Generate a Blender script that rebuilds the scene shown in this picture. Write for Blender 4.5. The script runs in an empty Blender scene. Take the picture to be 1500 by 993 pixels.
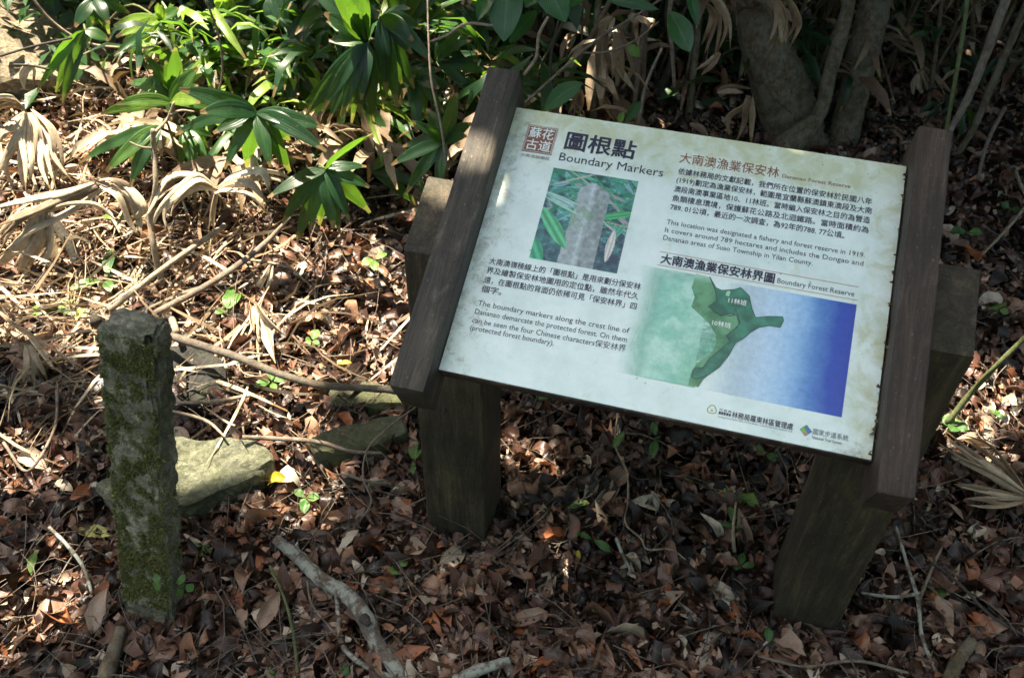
import bpy, bmesh, math, random
import numpy as np
from mathutils import Vector, Matrix
random.seed(7)
R = np.random.default_rng(11)
SC = bpy.context.scene
COL = SC.collection

# ------------------------------------------------------------------ camera
F_PX, PITCH, ROLL, CAM_H = 1346.99, 0.7615, 0.016, 1.6322
cam_d = bpy.data.cameras.new('camera')
cam = bpy.data.objects.new('camera', cam_d)
COL.objects.link(cam)
cam_d.sensor_width = 36.0
cam_d.lens = F_PX / 1500 * 36.0
cam_d.clip_start = 0.05
cam_d.clip_end = 500
cam_d.dof.use_dof = True
cam_d.dof.focus_distance = 1.75
cam_d.dof.aperture_fstop = 11.0
_c, _s = math.cos(PITCH), math.sin(PITCH)
_r, _u, _f = Vector((1, 0, 0)), Vector((0, _s, _c)), Vector((0, _c, -_s))
_cr, _sr = math.cos(ROLL), math.sin(ROLL)
_rx = _r * _cr + _u * -_sr * -1 * -1
_rx = _r * _cr - _u * _sr * -1
# image x axis expressed in the unrolled frame: (cos, -sin) ; image up: (sin, cos)
_ix = _r * _cr + _u * (_sr)
_iy = _u * _cr - _r * (_sr)
M = Matrix.Identity(4)
for i in range(3):
    M[i][0], M[i][1], M[i][2] = _ix[i], _iy[i], -_f[i]
M[2][3] = CAM_H
cam.matrix_world = M
SC.camera = cam

# ------------------------------------------------------------------ light
SUN = Vector((-0.274, 0.332, 1.224)).normalized()      # towards the sun
world = bpy.data.worlds.new('World')
SC.world = world
world.use_nodes = True
wn = world.node_tree.nodes
wl = world.node_tree.links
bg = wn['Background']
sky = wn.new('ShaderNodeTexSky')
sky.sky_type = 'NISHITA'
sky.sun_disc = False
sky.sun_elevation = math.asin(SUN.z)
sky.sun_rotation = math.atan2(SUN.x, SUN.y)
sky.air_density = 1.0
sky.dust_density = 4.0
sky.ozone_density = 1.0
wl.new(sky.outputs[0], bg.inputs[0])
bg.inputs[1].default_value = 0.10
sl = bpy.data.lights.new('sun', 'SUN')
sl.energy = 5.0
sl.angle = math.radians(0.53)
sl.color = (1.0, 0.91, 0.78)
sun = bpy.data.objects.new('sun', sl)
sun.rotation_euler = SUN.to_track_quat('Z', 'Y').to_euler()
COL.objects.link(sun)
SC.view_settings.view_transform = 'Standard'
SC.view_settings.look = 'None'
SC.view_settings.exposure = 2.35
SC.view_settings.gamma = 1.0
SC.view_settings.use_white_balance = True      # white balance of the camera, set for open shade
SC.view_settings.white_balance_temperature = 7000
SC.view_settings.white_balance_tint = 8
SC.render.film_transparent = False
SC.cycles.use_denoising = True
SC.cycles.max_bounces = 7
SC.cycles.diffuse_bounces = 4
SC.cycles.transparent_max_bounces = 16

# ------------------------------------------------------------------ pixel -> place
CAMP = np.array([0, 0, CAM_H])
def ray(px, py):
    x, y = px - 750.0, py - 496.5
    X = _cr * x + _sr * y
    Y = -(-_sr * x + _cr * y)
    return np.array([X, _s * Y + _c * F_PX, _c * Y - _s * F_PX]) / F_PX
def ground_z(x, y):
    x = np.asarray(x, float); y = np.asarray(y, float)
    z = -0.036 + 0.012 * np.sin(2.1 * x + 0.4) * np.cos(1.7 * y + 1) + 0.008 * np.sin(5.3 * x + 2.0 * y) + 0.006 * np.cos(7.1 * y - 3.2 * x)
    bank = np.clip((y - 2.4 - 0.25 * x) / 2.0, 0, 3)
    z = z + 0.16 * bank ** 1.3 * np.clip(0.6 - 0.45 * x, 0.12, 1.6)
    return z
def at(px, py, z=0.0):
    r = ray(px, py)
    return Vector(CAMP + r * (z - CAM_H) / r[2])
def atg(px, py, up=0.0):
    z = 0.0
    for _ in range(12):
        p = at(px, py, z)
        z = 0.5 * z + 0.5 * (float(ground_z(p.x, p.y)) + up)
    return at(px, py, z)
def aty(px, py, Y):
    r = ray(px, py)
    return Vector(CAMP + r * Y / r[1])
def project(P):
    P = np.atleast_2d(P) - CAMP
    Y = P @ np.array([0, _s, _c]); Z = P @ np.array([0, _c, -_s]); X = P[:, 0]
    x = F_PX * X / Z; y = -F_PX * Y / Z
    return np.stack([750 + _cr * x - _sr * y, 496.5 + _sr * x + _cr * y], 1)

# ------------------------------------------------------------------ materials
def mat(name):
    m = bpy.data.materials.new(name)
    m.use_nodes = True
    nt = m.node_tree
    return m, nt, nt.nodes, nt.links, nt.nodes['Principled BSDF']
def ramp(nodes, stops, interp='LINEAR'):
    r = nodes.new('ShaderNodeValToRGB')
    r.color_ramp.interpolation = interp
    e = r.color_ramp.elements
    while len(e) < len(stops): e.new(0.5)
    for k, (p, c) in enumerate(stops):
        e[k].position = p
        e[k].color = (*c, 1) if len(c) == 3 else c
    return r
def noise(nodes, links, scale, detail=6, rough=0.6, coord=None, dist=0.0):
    n = nodes.new('ShaderNodeTexNoise')
    n.inputs['Scale'].default_value = scale
    n.inputs['Detail'].default_value = detail
    n.inputs['Roughness'].default_value = rough
    n.inputs['Distortion'].default_value = dist
    if coord is not None: links.new(coord, n.inputs['Vector'])
    return n
def coords(nodes, links, kind='Object', scale=(1, 1, 1)):
    t = nodes.new('ShaderNodeTexCoord')
    mp = nodes.new('ShaderNodeMapping')
    mp.inputs['Scale'].default_value = scale
    links.new(t.outputs[kind], mp.inputs['Vector'])
    return mp.outputs[0]
def mix(nodes, links, fac, a, b, mode='MIX'):
    m = nodes.new('ShaderNodeMix')
    m.data_type = 'RGBA'; m.blend_type = mode
    for sock, v in ((m.inputs[0], fac), (m.inputs[6], a), (m.inputs[7], b)):
        if hasattr(v, 'is_output'): links.new(v, sock)
        elif isinstance(v, (int, float)): sock.default_value = v
        else: sock.default_value = (*v, 1)
    return m.outputs[2]
def bump(nodes, links, bs, height, strength=0.3, dist=0.01):
    b = nodes.new('ShaderNodeBump')
    b.inputs['Strength'].default_value = strength
    b.inputs['Distance'].default_value = dist
    links.new(height, b.inputs['Height'])
    links.new(b.outputs[0], bs.inputs['Normal'])
    return b

def wood_mat(name, c0, c1, green=0.0, worn=(0.2, 0.16, 0.12)):
    m, nt, N, L, B = mat(name)
    co = coords(N, L, 'Object', (16, 0.9, 16))
    fine = noise(N, L, 26, 10, 0.75, co, 0.3)
    big = noise(N, L, 6, 5, 0.6, coords(N, L, 'Object'))
    speck = noise(N, L, 160, 4, 0.7, coords(N, L, 'Object'))
    r = ramp(N, [(0.3, c0), (0.7, c1)])
    L.new(fine.outputs[0], r.inputs[0])
    r2 = ramp(N, [(0.38, (0, 0, 0)), (0.68, (1, 1, 1))])
    L.new(big.outputs[0], r2.inputs[0])
    c = mix(N, L, r2.outputs[0], r.outputs[0], mix(N, L, 0.75, r.outputs[0], (0.012, 0.010, 0.009)))
    n7 = noise(N, L, 17, 9, 0.75, coords(N, L, 'Object', (1, 0.5, 1)), 0.8)
    r7 = ramp(N, [(0.55, (0, 0, 0)), (0.7, (0.55, 0.55, 0.55))]); L.new(n7.outputs[0], r7.inputs[0])
    c = mix(N, L, r7.outputs[0], c, worn)
    r3 = ramp(N, [(0.62, (0, 0, 0)), (0.74, (1, 1, 1))])
    L.new(speck.outputs[0], r3.inputs[0])
    c = mix(N, L, r3.outputs[0], c, worn)
    if green:
        g = noise(N, L, 11, 7, 0.7, coords(N, L, 'Object', (1, 1.3, 1)))
        rg = ramp(N, [(0.42, (0, 0, 0)), (0.66, (green, green, green))])
        L.new(g.outputs[0], rg.inputs[0])
        c = mix(N, L, rg.outputs[0], c, (0.065, 0.075, 0.022))
    n8 = noise(N, L, 5, 10, 0.8, coords(N, L, 'Object', (9, 0.7, 9)), 0.6)
    r8 = ramp(N, [(0.32, (0.35, 0.35, 0.35)), (0.5, (1, 1, 1)), (0.66, (2.3, 2.2, 2.0))]); L.new(n8.outputs[0], r8.inputs[0])
    c = mix(N, L, 1.0, c, r8.outputs[0], 'MULTIPLY')
    vs = N.new('ShaderNodeTexVoronoi'); vs.inputs['Scale'].default_value = 95; L.new(coords(N, L, 'Object', (1, 0.45, 1)), vs.inputs['Vector'])
    rv = ramp(N, [(0.05, (1, 1, 1)), (0.13, (0, 0, 0))]); L.new(vs.outputs['Distance'], rv.inputs[0])
    c = mix(N, L, rv.outputs[0], c, worn)
    L.new(c, B.inputs['Base Color'])
    B.inputs['Roughness'].default_value = 0.62
    a = N.new('ShaderNodeMath'); a.operation = 'ADD'
    L.new(fine.outputs[0], a.inputs[0]); L.new(speck.outputs[0], a.inputs[1])
    bump(N, L, B, a.outputs[0], 0.7, 0.003)
    return m
MW = {}
MW['rail'] = wood_mat('weathered_dark_plank', (0.028, 0.023, 0.017), (0.098, 0.083, 0.062), 0, (0.15, 0.13, 0.10))
MW['rail_brown'] = wood_mat('weathered_brown_plank', (0.028, 0.018, 0.012), (0.075, 0.049, 0.034), 0, (0.13, 0.10, 0.08))
MW['post'] = wood_mat('weathered_green_post', (0.020, 0.015, 0.009), (0.074, 0.056, 0.034), 0.22, (0.11, 0.09, 0.06))
MW['board'] = wood_mat('backing_board_brown', (0.028, 0.018, 0.014), (0.05, 0.034, 0.026))

def leaf_mat(name, stops, rough=0.5, spots=0.35, trans=0.0, tcol=(0.2, 0.4, 0.02), vein=0.25, pleat=0.0, spec=0.5, side_veins=True):
    """leaf surface: UV x runs across (-1..1 packed to 0..1), UV y along; 'tint' picks the colour of each leaf"""
    m, nt, N, L, B = mat(name)
    at_ = N.new('ShaderNodeAttribute'); at_.attribute_name = 'tint'
    r = ramp(N, stops)
    L.new(at_.outputs['Fac'], r.inputs[0])
    uv = N.new('ShaderNodeUVMap')
    sep = N.new('ShaderNodeSeparateXYZ'); L.new(uv.outputs[0], sep.inputs[0])
    nz = noise(N, L, 45, 5, 0.65, coords(N, L, 'Object'))
    rs = ramp(N, [(0.35, (0.55, 0.5, 0.5)), (0.55, (1, 1, 1)), (0.75, (1.35, 1.3, 1.2))])
    L.new(nz.outputs[0], rs.inputs[0])
    c = mix(N, L, spots, r.outputs[0], mix(N, L, 1.0, r.outputs[0], rs.outputs[0], 'MULTIPLY'))
    if pleat:
        tipn = N.new('ShaderNodeMath'); tipn.operation = 'MULTIPLY_ADD'; L.new(nz.outputs[0], tipn.inputs[0]); tipn.inputs[1].default_value = 0.22; L.new(sep.outputs[1], tipn.inputs[2])
        rt = ramp(N, [(0.985, (0, 0, 0)), (1.03 if False else 1.0, (1, 1, 1))]); L.new(tipn.outputs[0], rt.inputs[0])
        c = mix(N, L, rt.outputs[0], c, (0.20, 0.13, 0.06))
        sv_ = noise(N, L, 160, 3, 0.5, coords(N, L, 'Object'))
        rv_ = ramp(N, [(0.68, (0, 0, 0)), (0.72, (0.8, 0.8, 0.8))]); L.new(sv_.outputs[0], rv_.inputs[0])
        c = mix(N, L, rv_.outputs[0], c, (0.22, 0.20, 0.09))
    # midrib
    d = N.new('ShaderNodeMath'); d.operation = 'SUBTRACT'; L.new(sep.outputs[0], d.inputs[0]); d.inputs[1].default_value = 0.5
    ab = N.new('ShaderNodeMath'); ab.operation = 'ABSOLUTE'; L.new(d.outputs[0], ab.inputs[0])
    rr = ramp(N, [(0.0, (1, 1, 1)), (0.045, (0, 0, 0))])
    L.new(ab.outputs[0], rr.inputs[0])
    vm = N.new('ShaderNodeMath'); vm.operation = 'MULTIPLY'; L.new(rr.outputs[0], vm.inputs[0]); vm.inputs[1].default_value = vein
    lighter = mix(N, L, 1.0, c, (0.10, 0.10, 0.06), 'ADD')
    c = mix(N, L, vm.outputs[0], c, lighter)
    L.new(c, B.inputs['Base Color'])
    B.inputs['Roughness'].default_value = rough
    B.inputs['Specular IOR Level'].default_value = spec
    # relief: side veins or pleats
    h = N.new('ShaderNodeMath'); h.operation = 'SINE'
    if pleat:
        k = N.new('ShaderNodeMath'); k.operation = 'MULTIPLY'; L.new(sep.outputs[0], k.inputs[0]); k.inputs[1].default_value = pleat
    else:
        k2 = N.new('ShaderNodeMath'); k2.operation = 'MULTIPLY_ADD'; L.new(ab.outputs[0], k2.inputs[0]); k2.inputs[1].default_value = -1.1
        L.new(sep.outputs[1], k2.inputs[2])
        k = N.new('ShaderNodeMath'); k.operation = 'MULTIPLY'; L.new(k2.outputs[0], k.inputs[0]); k.inputs[1].default_value = 75
    L.new(k.outputs[0], h.inputs[0])
    ad = N.new('ShaderNodeMath'); ad.operation = 'MULTIPLY_ADD'; L.new(nz.outputs[0], ad.inputs[0]); ad.inputs[1].default_value = 2.0; L.new(h.outputs[0], ad.inputs[2])
    bump(N, L, B, ad.outputs[0], 0.16 if pleat else 0.25, 0.0012)
    if trans > 0:
        out = N['Material Output']
        t = N.new('ShaderNodeBsdfTranslucent')
        tc = mix(N, L, 1.0, c, tcol, 'ADD')
        L.new(tc, t.inputs[0])
        ms = N.new('ShaderNodeMixShader'); ms.inputs[0].default_value = trans
        L.new(B.outputs[0], ms.inputs[1]); L.new(t.outputs[0], ms.inputs[2])
        L.new(ms.outputs[0], out.inputs[0])
    return m
BROWNS = [(0.0, (0.009, 0.005, 0.004)), (0.16, (0.022, 0.012, 0.009)), (0.30, (0.055, 0.027, 0.018)), (0.42, (0.105, 0.048, 0.032)), (0.53, (0.165, 0.088, 0.058)),
          (0.62, (0.24, 0.145, 0.098)), (0.7, (0.36, 0.255, 0.18)), (0.8, (0.27, 0.082, 0.026)), (0.9, (0.42, 0.33, 0.24)), (1.0, (0.52, 0.46, 0.36))]
ML = {}
ML['litter'] = leaf_mat('dead_leaf_brown', BROWNS, 0.34, 0.7, 0.1, (0.05, 0.02, 0.0), 0.4)
ML['green'] = leaf_mat('fresh_leaf_green', [(0, (0.03, 0.095, 0.02)), (0.5, (0.05, 0.14, 0.025)), (1, (0.13, 0.24, 0.05))], 0.38, 0.5, 0.3, (0.05, 0.12, 0.0), 0.5)
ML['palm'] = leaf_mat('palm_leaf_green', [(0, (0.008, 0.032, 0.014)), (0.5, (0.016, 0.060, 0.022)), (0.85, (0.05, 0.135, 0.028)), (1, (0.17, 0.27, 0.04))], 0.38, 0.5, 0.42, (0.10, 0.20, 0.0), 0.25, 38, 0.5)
ML['glossy'] = leaf_mat('glossy_leaf_green', [(0, (0.016, 0.07, 0.022)), (1, (0.04, 0.135, 0.035))], 0.28, 0.3, 0.3, (0.04, 0.12, 0.0), 0.6)
ML['dry'] = leaf_mat('dry_palm_leaf', [(0, (0.11, 0.062, 0.033)), (0.5, (0.30, 0.215, 0.135)), (1, (0.58, 0.49, 0.35))], 0.6, 0.6, 0.12, (0.1, 0.05, 0.0), 0.2, 44)
ML['yellow'] = leaf_mat('yellow_leaf', [(0, (0.5, 0.36, 0.03)), (1, (0.42, 0.42, 0.12))], 0.5, 0.5, 0.2, (0.1, 0.08, 0.0), 0.4)
ML['canopy'] = leaf_mat('canopy_leaf', [(0, (0.02, 0.07, 0.018)), (1, (0.05, 0.12, 0.03))], 0.45, 0.2, 0.15, (0.02, 0.06, 0.0), 0.2)
ML['under'] = leaf_mat('undergrowth_leaf', [(0, (0.012, 0.045, 0.014)), (0.7, (0.03, 0.09, 0.022)), (0.93, (0.09, 0.18, 0.03)), (1, (0.28, 0.2, 0.12))], 0.4, 0.3, 0.3, (0.05, 0.12, 0.0), 0.3)

def bark_mat(name, c0, c1, moss=0.0, lichen=0.0, sc=(6, 6, 1.6)):
    m, nt, N, L, B = mat(name)
    co = coords(N, L, 'Object', sc)
    n1 = noise(N, L, 20, 10, 0.72, co, 0.8)
    r = ramp(N, [(0.32, c0), (0.66, c1)])
    L.new(n1.outputs[0], r.inputs[0])
    n9 = noise(N, L, 60, 6, 0.7, coords(N, L, 'Object'))
    r9 = ramp(N, [(0.35, (0.55, 0.55, 0.55)), (0.65, (1.35, 1.35, 1.35))]); L.new(n9.outputs[0], r9.inputs[0])
    c = mix(N, L, 1.0, r.outputs[0], r9.outputs[0], 'MULTIPLY')
    if moss:
        g = noise(N, L, 5, 6, 0.65, coords(N, L, 'Object'))
        rg = ramp(N, [(0.42, (0, 0, 0)), (0.62, (moss,) * 3)])
        L.new(g.outputs[0], rg.inputs[0])
        c = mix(N, L, rg.outputs[0], c, (0.05, 0.062, 0.02))
    if lichen:
        g = noise(N, L, 34, 7, 0.7, coords(N, L, 'Object'))
        rg = ramp(N, [(0.44, (0, 0, 0)), (0.54, (lichen,) * 3)])
        L.new(g.outputs[0], rg.inputs[0])
        c = mix(N, L, rg.outputs[0], c, (0.34, 0.36, 0.31))
    L.new(c, B.inputs['Base Color'])
    B.inputs['Roughness'].default_value = 0.85
    bump(N, L, B, n1.outputs[0], 0.6, 0.008)
    return m
MB = {'trunk': bark_mat('tree_bark', (0.032, 0.021, 0.011), (0.15, 0.102, 0.056), 0.3, 0.15),
      'pale': bark_mat('lichen_bark', (0.07, 0.05, 0.038), (0.17, 0.13, 0.10), 0.15, 0.85, (9, 9, 9)),
      'dark_bark': bark_mat('brown_dark_bark', (0.045, 0.032, 0.022), (0.13, 0.095, 0.068), 0.2, 0.1, (9, 9, 9)),
      'twig': bark_mat('dry_twig', (0.09, 0.06, 0.042), (0.22, 0.16, 0.115), 0, 0.2, (20, 20, 20)),
      'straw': bark_mat('pale_straw', (0.2, 0.15, 0.10), (0.38, 0.31, 0.22), 0, 0, (20, 20, 20)),
      'brown': bark_mat('brown_stem', (0.06, 0.038, 0.022), (0.19, 0.13, 0.075), 0.1, 0.1, (20, 20, 20)),
      'dark': bark_mat('dark_wet_wood', (0.018, 0.013, 0.011), (0.055, 0.04, 0.03), 0.2, 0.05, (9, 9, 9)),
      'greenstem': bark_mat('green_stem', (0.06, 0.08, 0.022), (0.13, 0.15, 0.05), 0, 0.05, (20, 20, 20))}

def rock_mat(name, c0, c1, moss=0.4):
    m, nt, N, L, B = mat(name)
    n1 = noise(N, L, 9, 10, 0.7, coords(N, L, 'Object'), 0.4)
    n2 = noise(N, L, 85, 8, 0.8, coords(N, L, 'Object'), 0.5)
    r = ramp(N, [(0.36, c0), (0.62, c1)])
    L.new(n1.outputs[0], r.inputs[0])
    rs = ramp(N, [(0.36, (0.18, 0.17, 0.15)), (0.5, (0.85, 0.85, 0.85)), (0.64, (1.8, 1.75, 1.65))])
    L.new(n2.outputs[0], rs.inputs[0])
    c = mix(N, L, 0.85, r.outputs[0], mix(N, L, 1.0, r.outputs[0], rs.outputs[0], 'MULTIPLY'))
    g = noise(N, L, 7, 7, 0.72, coords(N, L, 'Object'))
    rg = ramp(N, [(0.5 - 0.2 * moss, (0, 0, 0)), (0.72 - 0.2 * moss, (1, 1, 1))])
    L.new(g.outputs[0], rg.inputs[0])
    fm = N.new('ShaderNodeMath'); fm.operation = 'MULTIPLY'; L.new(rg.outputs[0], fm.inputs[0]); fm.inputs[1].default_value = min(1, moss * 1.3)
    c = mix(N, L, fm.outputs[0], c, mix(N, L, n2.outputs[0], (0.025, 0.03, 0.01), (0.13, 0.145, 0.05)))
    L.new(c, B.inputs['Base Color'])
    B.inputs['Roughness'].default_value = 0.88
    a = N.new('ShaderNodeMath'); a.operation = 'MULTIPLY_ADD'; L.new(n2.outputs[0], a.inputs[0]); a.inputs[1].default_value = 0.5; L.new(n1.outputs[0], a.inputs[2])
    bump(N, L, B, a.outputs[0], 1.0, 0.02)
    return m
MR = {'rock': rock_mat('pale_rock', (0.09, 0.095, 0.062), (0.27, 0.275, 0.20), 0.55),
      'dark': rock_mat('dark_rock_hollow', (0.015, 0.015, 0.013), (0.05, 0.048, 0.042), 0.2),
      'mossy': rock_mat('mossy_rock', (0.08, 0.085, 0.06), (0.2, 0.2, 0.15), 0.9),
      'slate': rock_mat('blue_grey_slate', (0.022, 0.028, 0.032), (0.06, 0.068, 0.072), 0.15),
      'stone': rock_mat('marker_stone', (0.13, 0.125, 0.085), (0.50, 0.475, 0.36), 0.45),
      'boulder': rock_mat('brown_boulder', (0.15, 0.12, 0.08), (0.38, 0.31, 0.21), 0.1)}
m, nt, N_, L_, B_ = mat('forest_soil')
n_ = noise(N_, L_, 30, 10, 0.7, coords(N_, L_, 'Object'))
r_ = ramp(N_, [(0.3, (0.012, 0.008, 0.006)), (0.7, (0.055, 0.036, 0.026))]); L_.new(n_.outputs[0], r_.inputs[0])
n2_ = noise(N_, L_, 3, 5, 0.6, coords(N_, L_, 'Object'))
L_.new(mix(N_, L_, 0.5, r_.outputs[0], mix(N_, L_, n2_.outputs[0], (0.02, 0.014, 0.01), (0.09, 0.06, 0.045))), B_.inputs['Base Color'])
B_.inputs['Roughness'].default_value = 0.95
bump(N_, L_, B_, n_.outputs[0], 1.0, 0.03)
M_SOIL = m
m, nt, N_, L_, B_ = mat('moss_tuft')
a_ = N_.new('ShaderNodeAttribute'); a_.attribute_name = 'tint'
r_ = ramp(N_, [(0, (0.07, 0.065, 0.028)), (0.6, (0.15, 0.15, 0.05)), (1, (0.27, 0.31, 0.075))]); L_.new(a_.outputs['Fac'], r_.inputs[0])
L_.new(r_.outputs[0], B_.inputs['Base Color']); B_.inputs['Roughness'].default_value = 0.8
M_MOSS = m

# ------------------------------------------------------------------ object helpers
def tag(o, label=None, cat=None, group=None, kind=None):
    if label: o['label'] = label
    if cat: o['category'] = cat
    if group: o['group'] = group
    if kind: o['kind'] = kind
    return o
def empty(name, loc, label, cat, group=None):
    o = bpy.data.objects.new(name, None)
    o.empty_display_size = 0.05
    o.location = loc
    COL.objects.link(o)
    return tag(o, label, cat, group)
def link(name, me, m, parent=None, world_verts=True):
    if m is not None and not me.materials: me.materials.append(m)
    o = bpy.data.objects.new(name, me)
    COL.objects.link(o)
    if parent is not None:
        o.parent = parent
        if world_verts:      # mesh was written in world coordinates
            p = parent; off = Vector((0, 0, 0))
            while p is not None:
                off += p.location; p = p.parent
            o.location = -off
    return o
def np_mesh(name, V, Fq, smooth=True, tint=None, uv=None):
    """V (n,3), Fq (m,4) or (m,3)"""
    me = bpy.data.meshes.new(name)
    V = np.asarray(V, np.float32); Fq = np.asarray(Fq, np.int32)
    k = Fq.shape[1]
    me.vertices.add(len(V)); me.vertices.foreach_set('co', V.ravel())
    me.loops.add(Fq.size); me.loops.foreach_set('vertex_index', Fq.ravel())
    me.polygons.add(len(Fq))
    me.polygons.foreach_set('loop_start', np.arange(0, Fq.size, k, dtype=np.int32))
    me.polygons.foreach_set('loop_total', np.full(len(Fq), k, np.int32))
    me.polygons.foreach_set('use_smooth', np.full(len(Fq), smooth))
    if uv is not None:
        l = me.uv_layers.new(name='UVMap')
        l.data.foreach_set('uv', np.asarray(uv, np.float32)[Fq.ravel()].ravel())
    if tint is not None:
        a = me.attributes.new('tint', 'FLOAT', 'POINT')
        a.data.foreach_set('value', np.asarray(tint, np.float32))
    me.update(calc_edges=True)
    return me
def catmull(P, n=6):
    P = np.array([np.array(p, float) for p in P])
    if len(P) < 3:
        return np.array([P[0] + (P[1] - P[0]) * t for t in np.linspace(0, 1, n + 1)])
    h = np.maximum(np.linalg.norm(np.diff(P, axis=0), axis=1), 1e-6)
    d = np.diff(P, axis=0) / h[:, None]
    m_ = np.empty_like(P); m_[0] = d[0]; m_[-1] = d[-1]
    w = h[1:] / (h[1:] + h[:-1])
    m_[1:-1] = d[:-1] * w[:, None] + d[1:] * (1 - w)[:, None]
    out = []
    for i in range(len(P) - 1):
        for t in np.linspace(0, 1, n, endpoint=False):
            out.append((2 * t ** 3 - 3 * t * t + 1) * P[i] + (t ** 3 - 2 * t * t + t) * h[i] * m_[i] + (3 * t * t - 2 * t ** 3) * P[i + 1] + (t ** 3 - t * t) * h[i] * m_[i + 1])
    out.append(P[-1])
    return np.array(out)
def tube_arrays(P, rad, sides=8, rough=0.0, rng=R, n=6):
    C = catmull(P, n)
    rad = np.interp(np.linspace(0, 1, len(C)), np.linspace(0, 1, len(rad)), rad)
    if rough: rad = rad * (1 + rough * rng.uniform(-1, 1, len(C)))
    T = np.gradient(C, axis=0); T /= np.linalg.norm(T, axis=1)[:, None] + 1e-9
    ref = np.array([0, 0, 1.0]) if abs(T[0][2]) < 0.8 else np.array([1.0, 0, 0])
    V = []
    for i, (c, t, r) in enumerate(zip(C, T, rad)):
        a = np.cross(t, ref); a /= np.linalg.norm(a); b = np.cross(t, a); ref = np.cross(a, t)
        for k in range(sides):
            th = 2 * math.pi * k / sides
            rr = r * (1 + rough * 0.6 * rng.uniform(-1, 1)) if rough else r
            V.append(c + rr * (a * math.cos(th) + b * math.sin(th)))
    Fq = []
    for i in range(len(C) - 1):
        for k in range(sides):
            k2 = (k + 1) % sides
            Fq.append((i * sides + k, i * sides + k2, (i + 1) * sides + k2, (i + 1) * sides + k))
    nV = len(V); V.append(C[0]); V.append(C[-1])
    for k in range(sides):
        k2 = (k + 1) % sides
        Fq.append((nV, k2, k, k)); Fq.append((nV + 1, (len(C) - 1) * sides + k, (len(C) - 1) * sides + k2, (len(C) - 1) * sides + k2))
    return np.array(V), Fq
def from_lists(name, V, F, smooth=True):
    me = bpy.data.meshes.new(name)
    F = [tuple(dict.fromkeys(f)) for f in F]
    me.from_pydata([tuple(v) for v in V], [], F)
    for p in me.polygons: p.use_smooth = smooth
    me.update()
    return me
def tube(name, P, rad, m, parent=None, sides=8, rough=0.0, n=6):
    V, F = tube_arrays(P, rad, sides, rough, n=n)
    return link(name, from_lists(name, V, F), m, parent)
def px_tube(name, pts, wpx, m, parent=None, sides=8, rough=0.05, lift=0.0, n=6):
    """pts: (px, py, height above ground) or (px, py, 'y', Y); wpx = widths in photo pixels"""
    P, rad = [], []
    for i, p in enumerate(pts):
        if len(p) == 4: q = aty(p[0], p[1], p[3])
        else: q = atg(p[0], p[1], p[2] + lift)
        P.append(q)
        w = wpx[min(i, len(wpx) - 1)] if isinstance(wpx, (list, tuple)) else wpx
        rad.append(0.5 * w * (q - Vector(CAMP)).length / F_PX)
    return tube(name, P, rad, m, parent, sides, rough, n)

# ------------------------------------------------------------------ leaf geometry
def leaf_tpl(nl=4, shape=1.0, curl=0.3, fold=0.25, twist=0.2, wav=0.05, rng=R, wide=0.38, cols=2, t0=0.0, t1=1.0):
    """unit-length leaf along +y, ids, uv. cols = quads across (even)"""
    V, U = [], []
    crk = np.cumsum(rng.normal(size=nl + 1)) * wav * 0.14; crx = np.cumsum(rng.normal(size=nl + 1)) * wav * 2.0
    for i in range(nl + 1):
        t = t0 + (t1 - t0) * i / nl
        w = wide * (math.sin(math.pi * t ** shape) ** 0.85 if 0 < t < 1 else 0.0) * 0.5
        w = max(w, 0.012)
        a = curl * (t - 0.5) * 2
        cy = math.sin(a) / max(abs(curl), 1e-3) / 2 if abs(curl) > 1e-3 else (t - 0.5)
        cz = -(1 - math.cos(a)) / max(abs(curl), 1e-3) / 2
        for j in range(cols + 1):
            s = (j / cols) * 2 - 1
            x = s * w
            z = fold * abs(s) ** 1.2 * w + rng.normal() * wav * w
            tw = twist * (t - 0.5)
            z += crk[i]
            x += w * 0.35 * crx[i]
            V.append((x * math.cos(tw) - z * math.sin(tw), cy + 0.5, cz + x * math.sin(tw) + z * math.cos(tw)))
            U.append((j / cols, t))
    F = []
    c1 = cols + 1
    for i in range(nl):
        for j in range(cols):
            F.append((i * c1 + j, i * c1 + j + 1, (i + 1) * c1 + j + 1, (i + 1) * c1 + j))
    return np.array(V) - [0, 0.5, 0], np.array(F), np.array(U)
def rot_from(yaw, pitch, roll):
    cy, sy, cp, sp, cr, sr = np.cos(yaw), np.sin(yaw), np.cos(pitch), np.sin(pitch), np.cos(roll), np.sin(roll)
    Rz = np.stack([np.stack([cy, -sy, 0 * cy], -1), np.stack([sy, cy, 0 * cy], -1), np.stack([0 * cy, 0 * cy, 1 + 0 * cy], -1)], -2)
    Rx = np.stack([np.stack([1 + 0 * cp, 0 * cp, 0 * cp], -1), np.stack([0 * cp, cp, -sp], -1), np.stack([0 * cp, sp, cp], -1)], -2)
    Ry = np.stack([np.stack([cr, 0 * cr, sr], -1), np.stack([0 * cr, 1 + 0 * cr, 0 * cr], -1), np.stack([-sr, 0 * cr, cr], -1)], -2)
    return Rz @ Rx @ Ry
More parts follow.
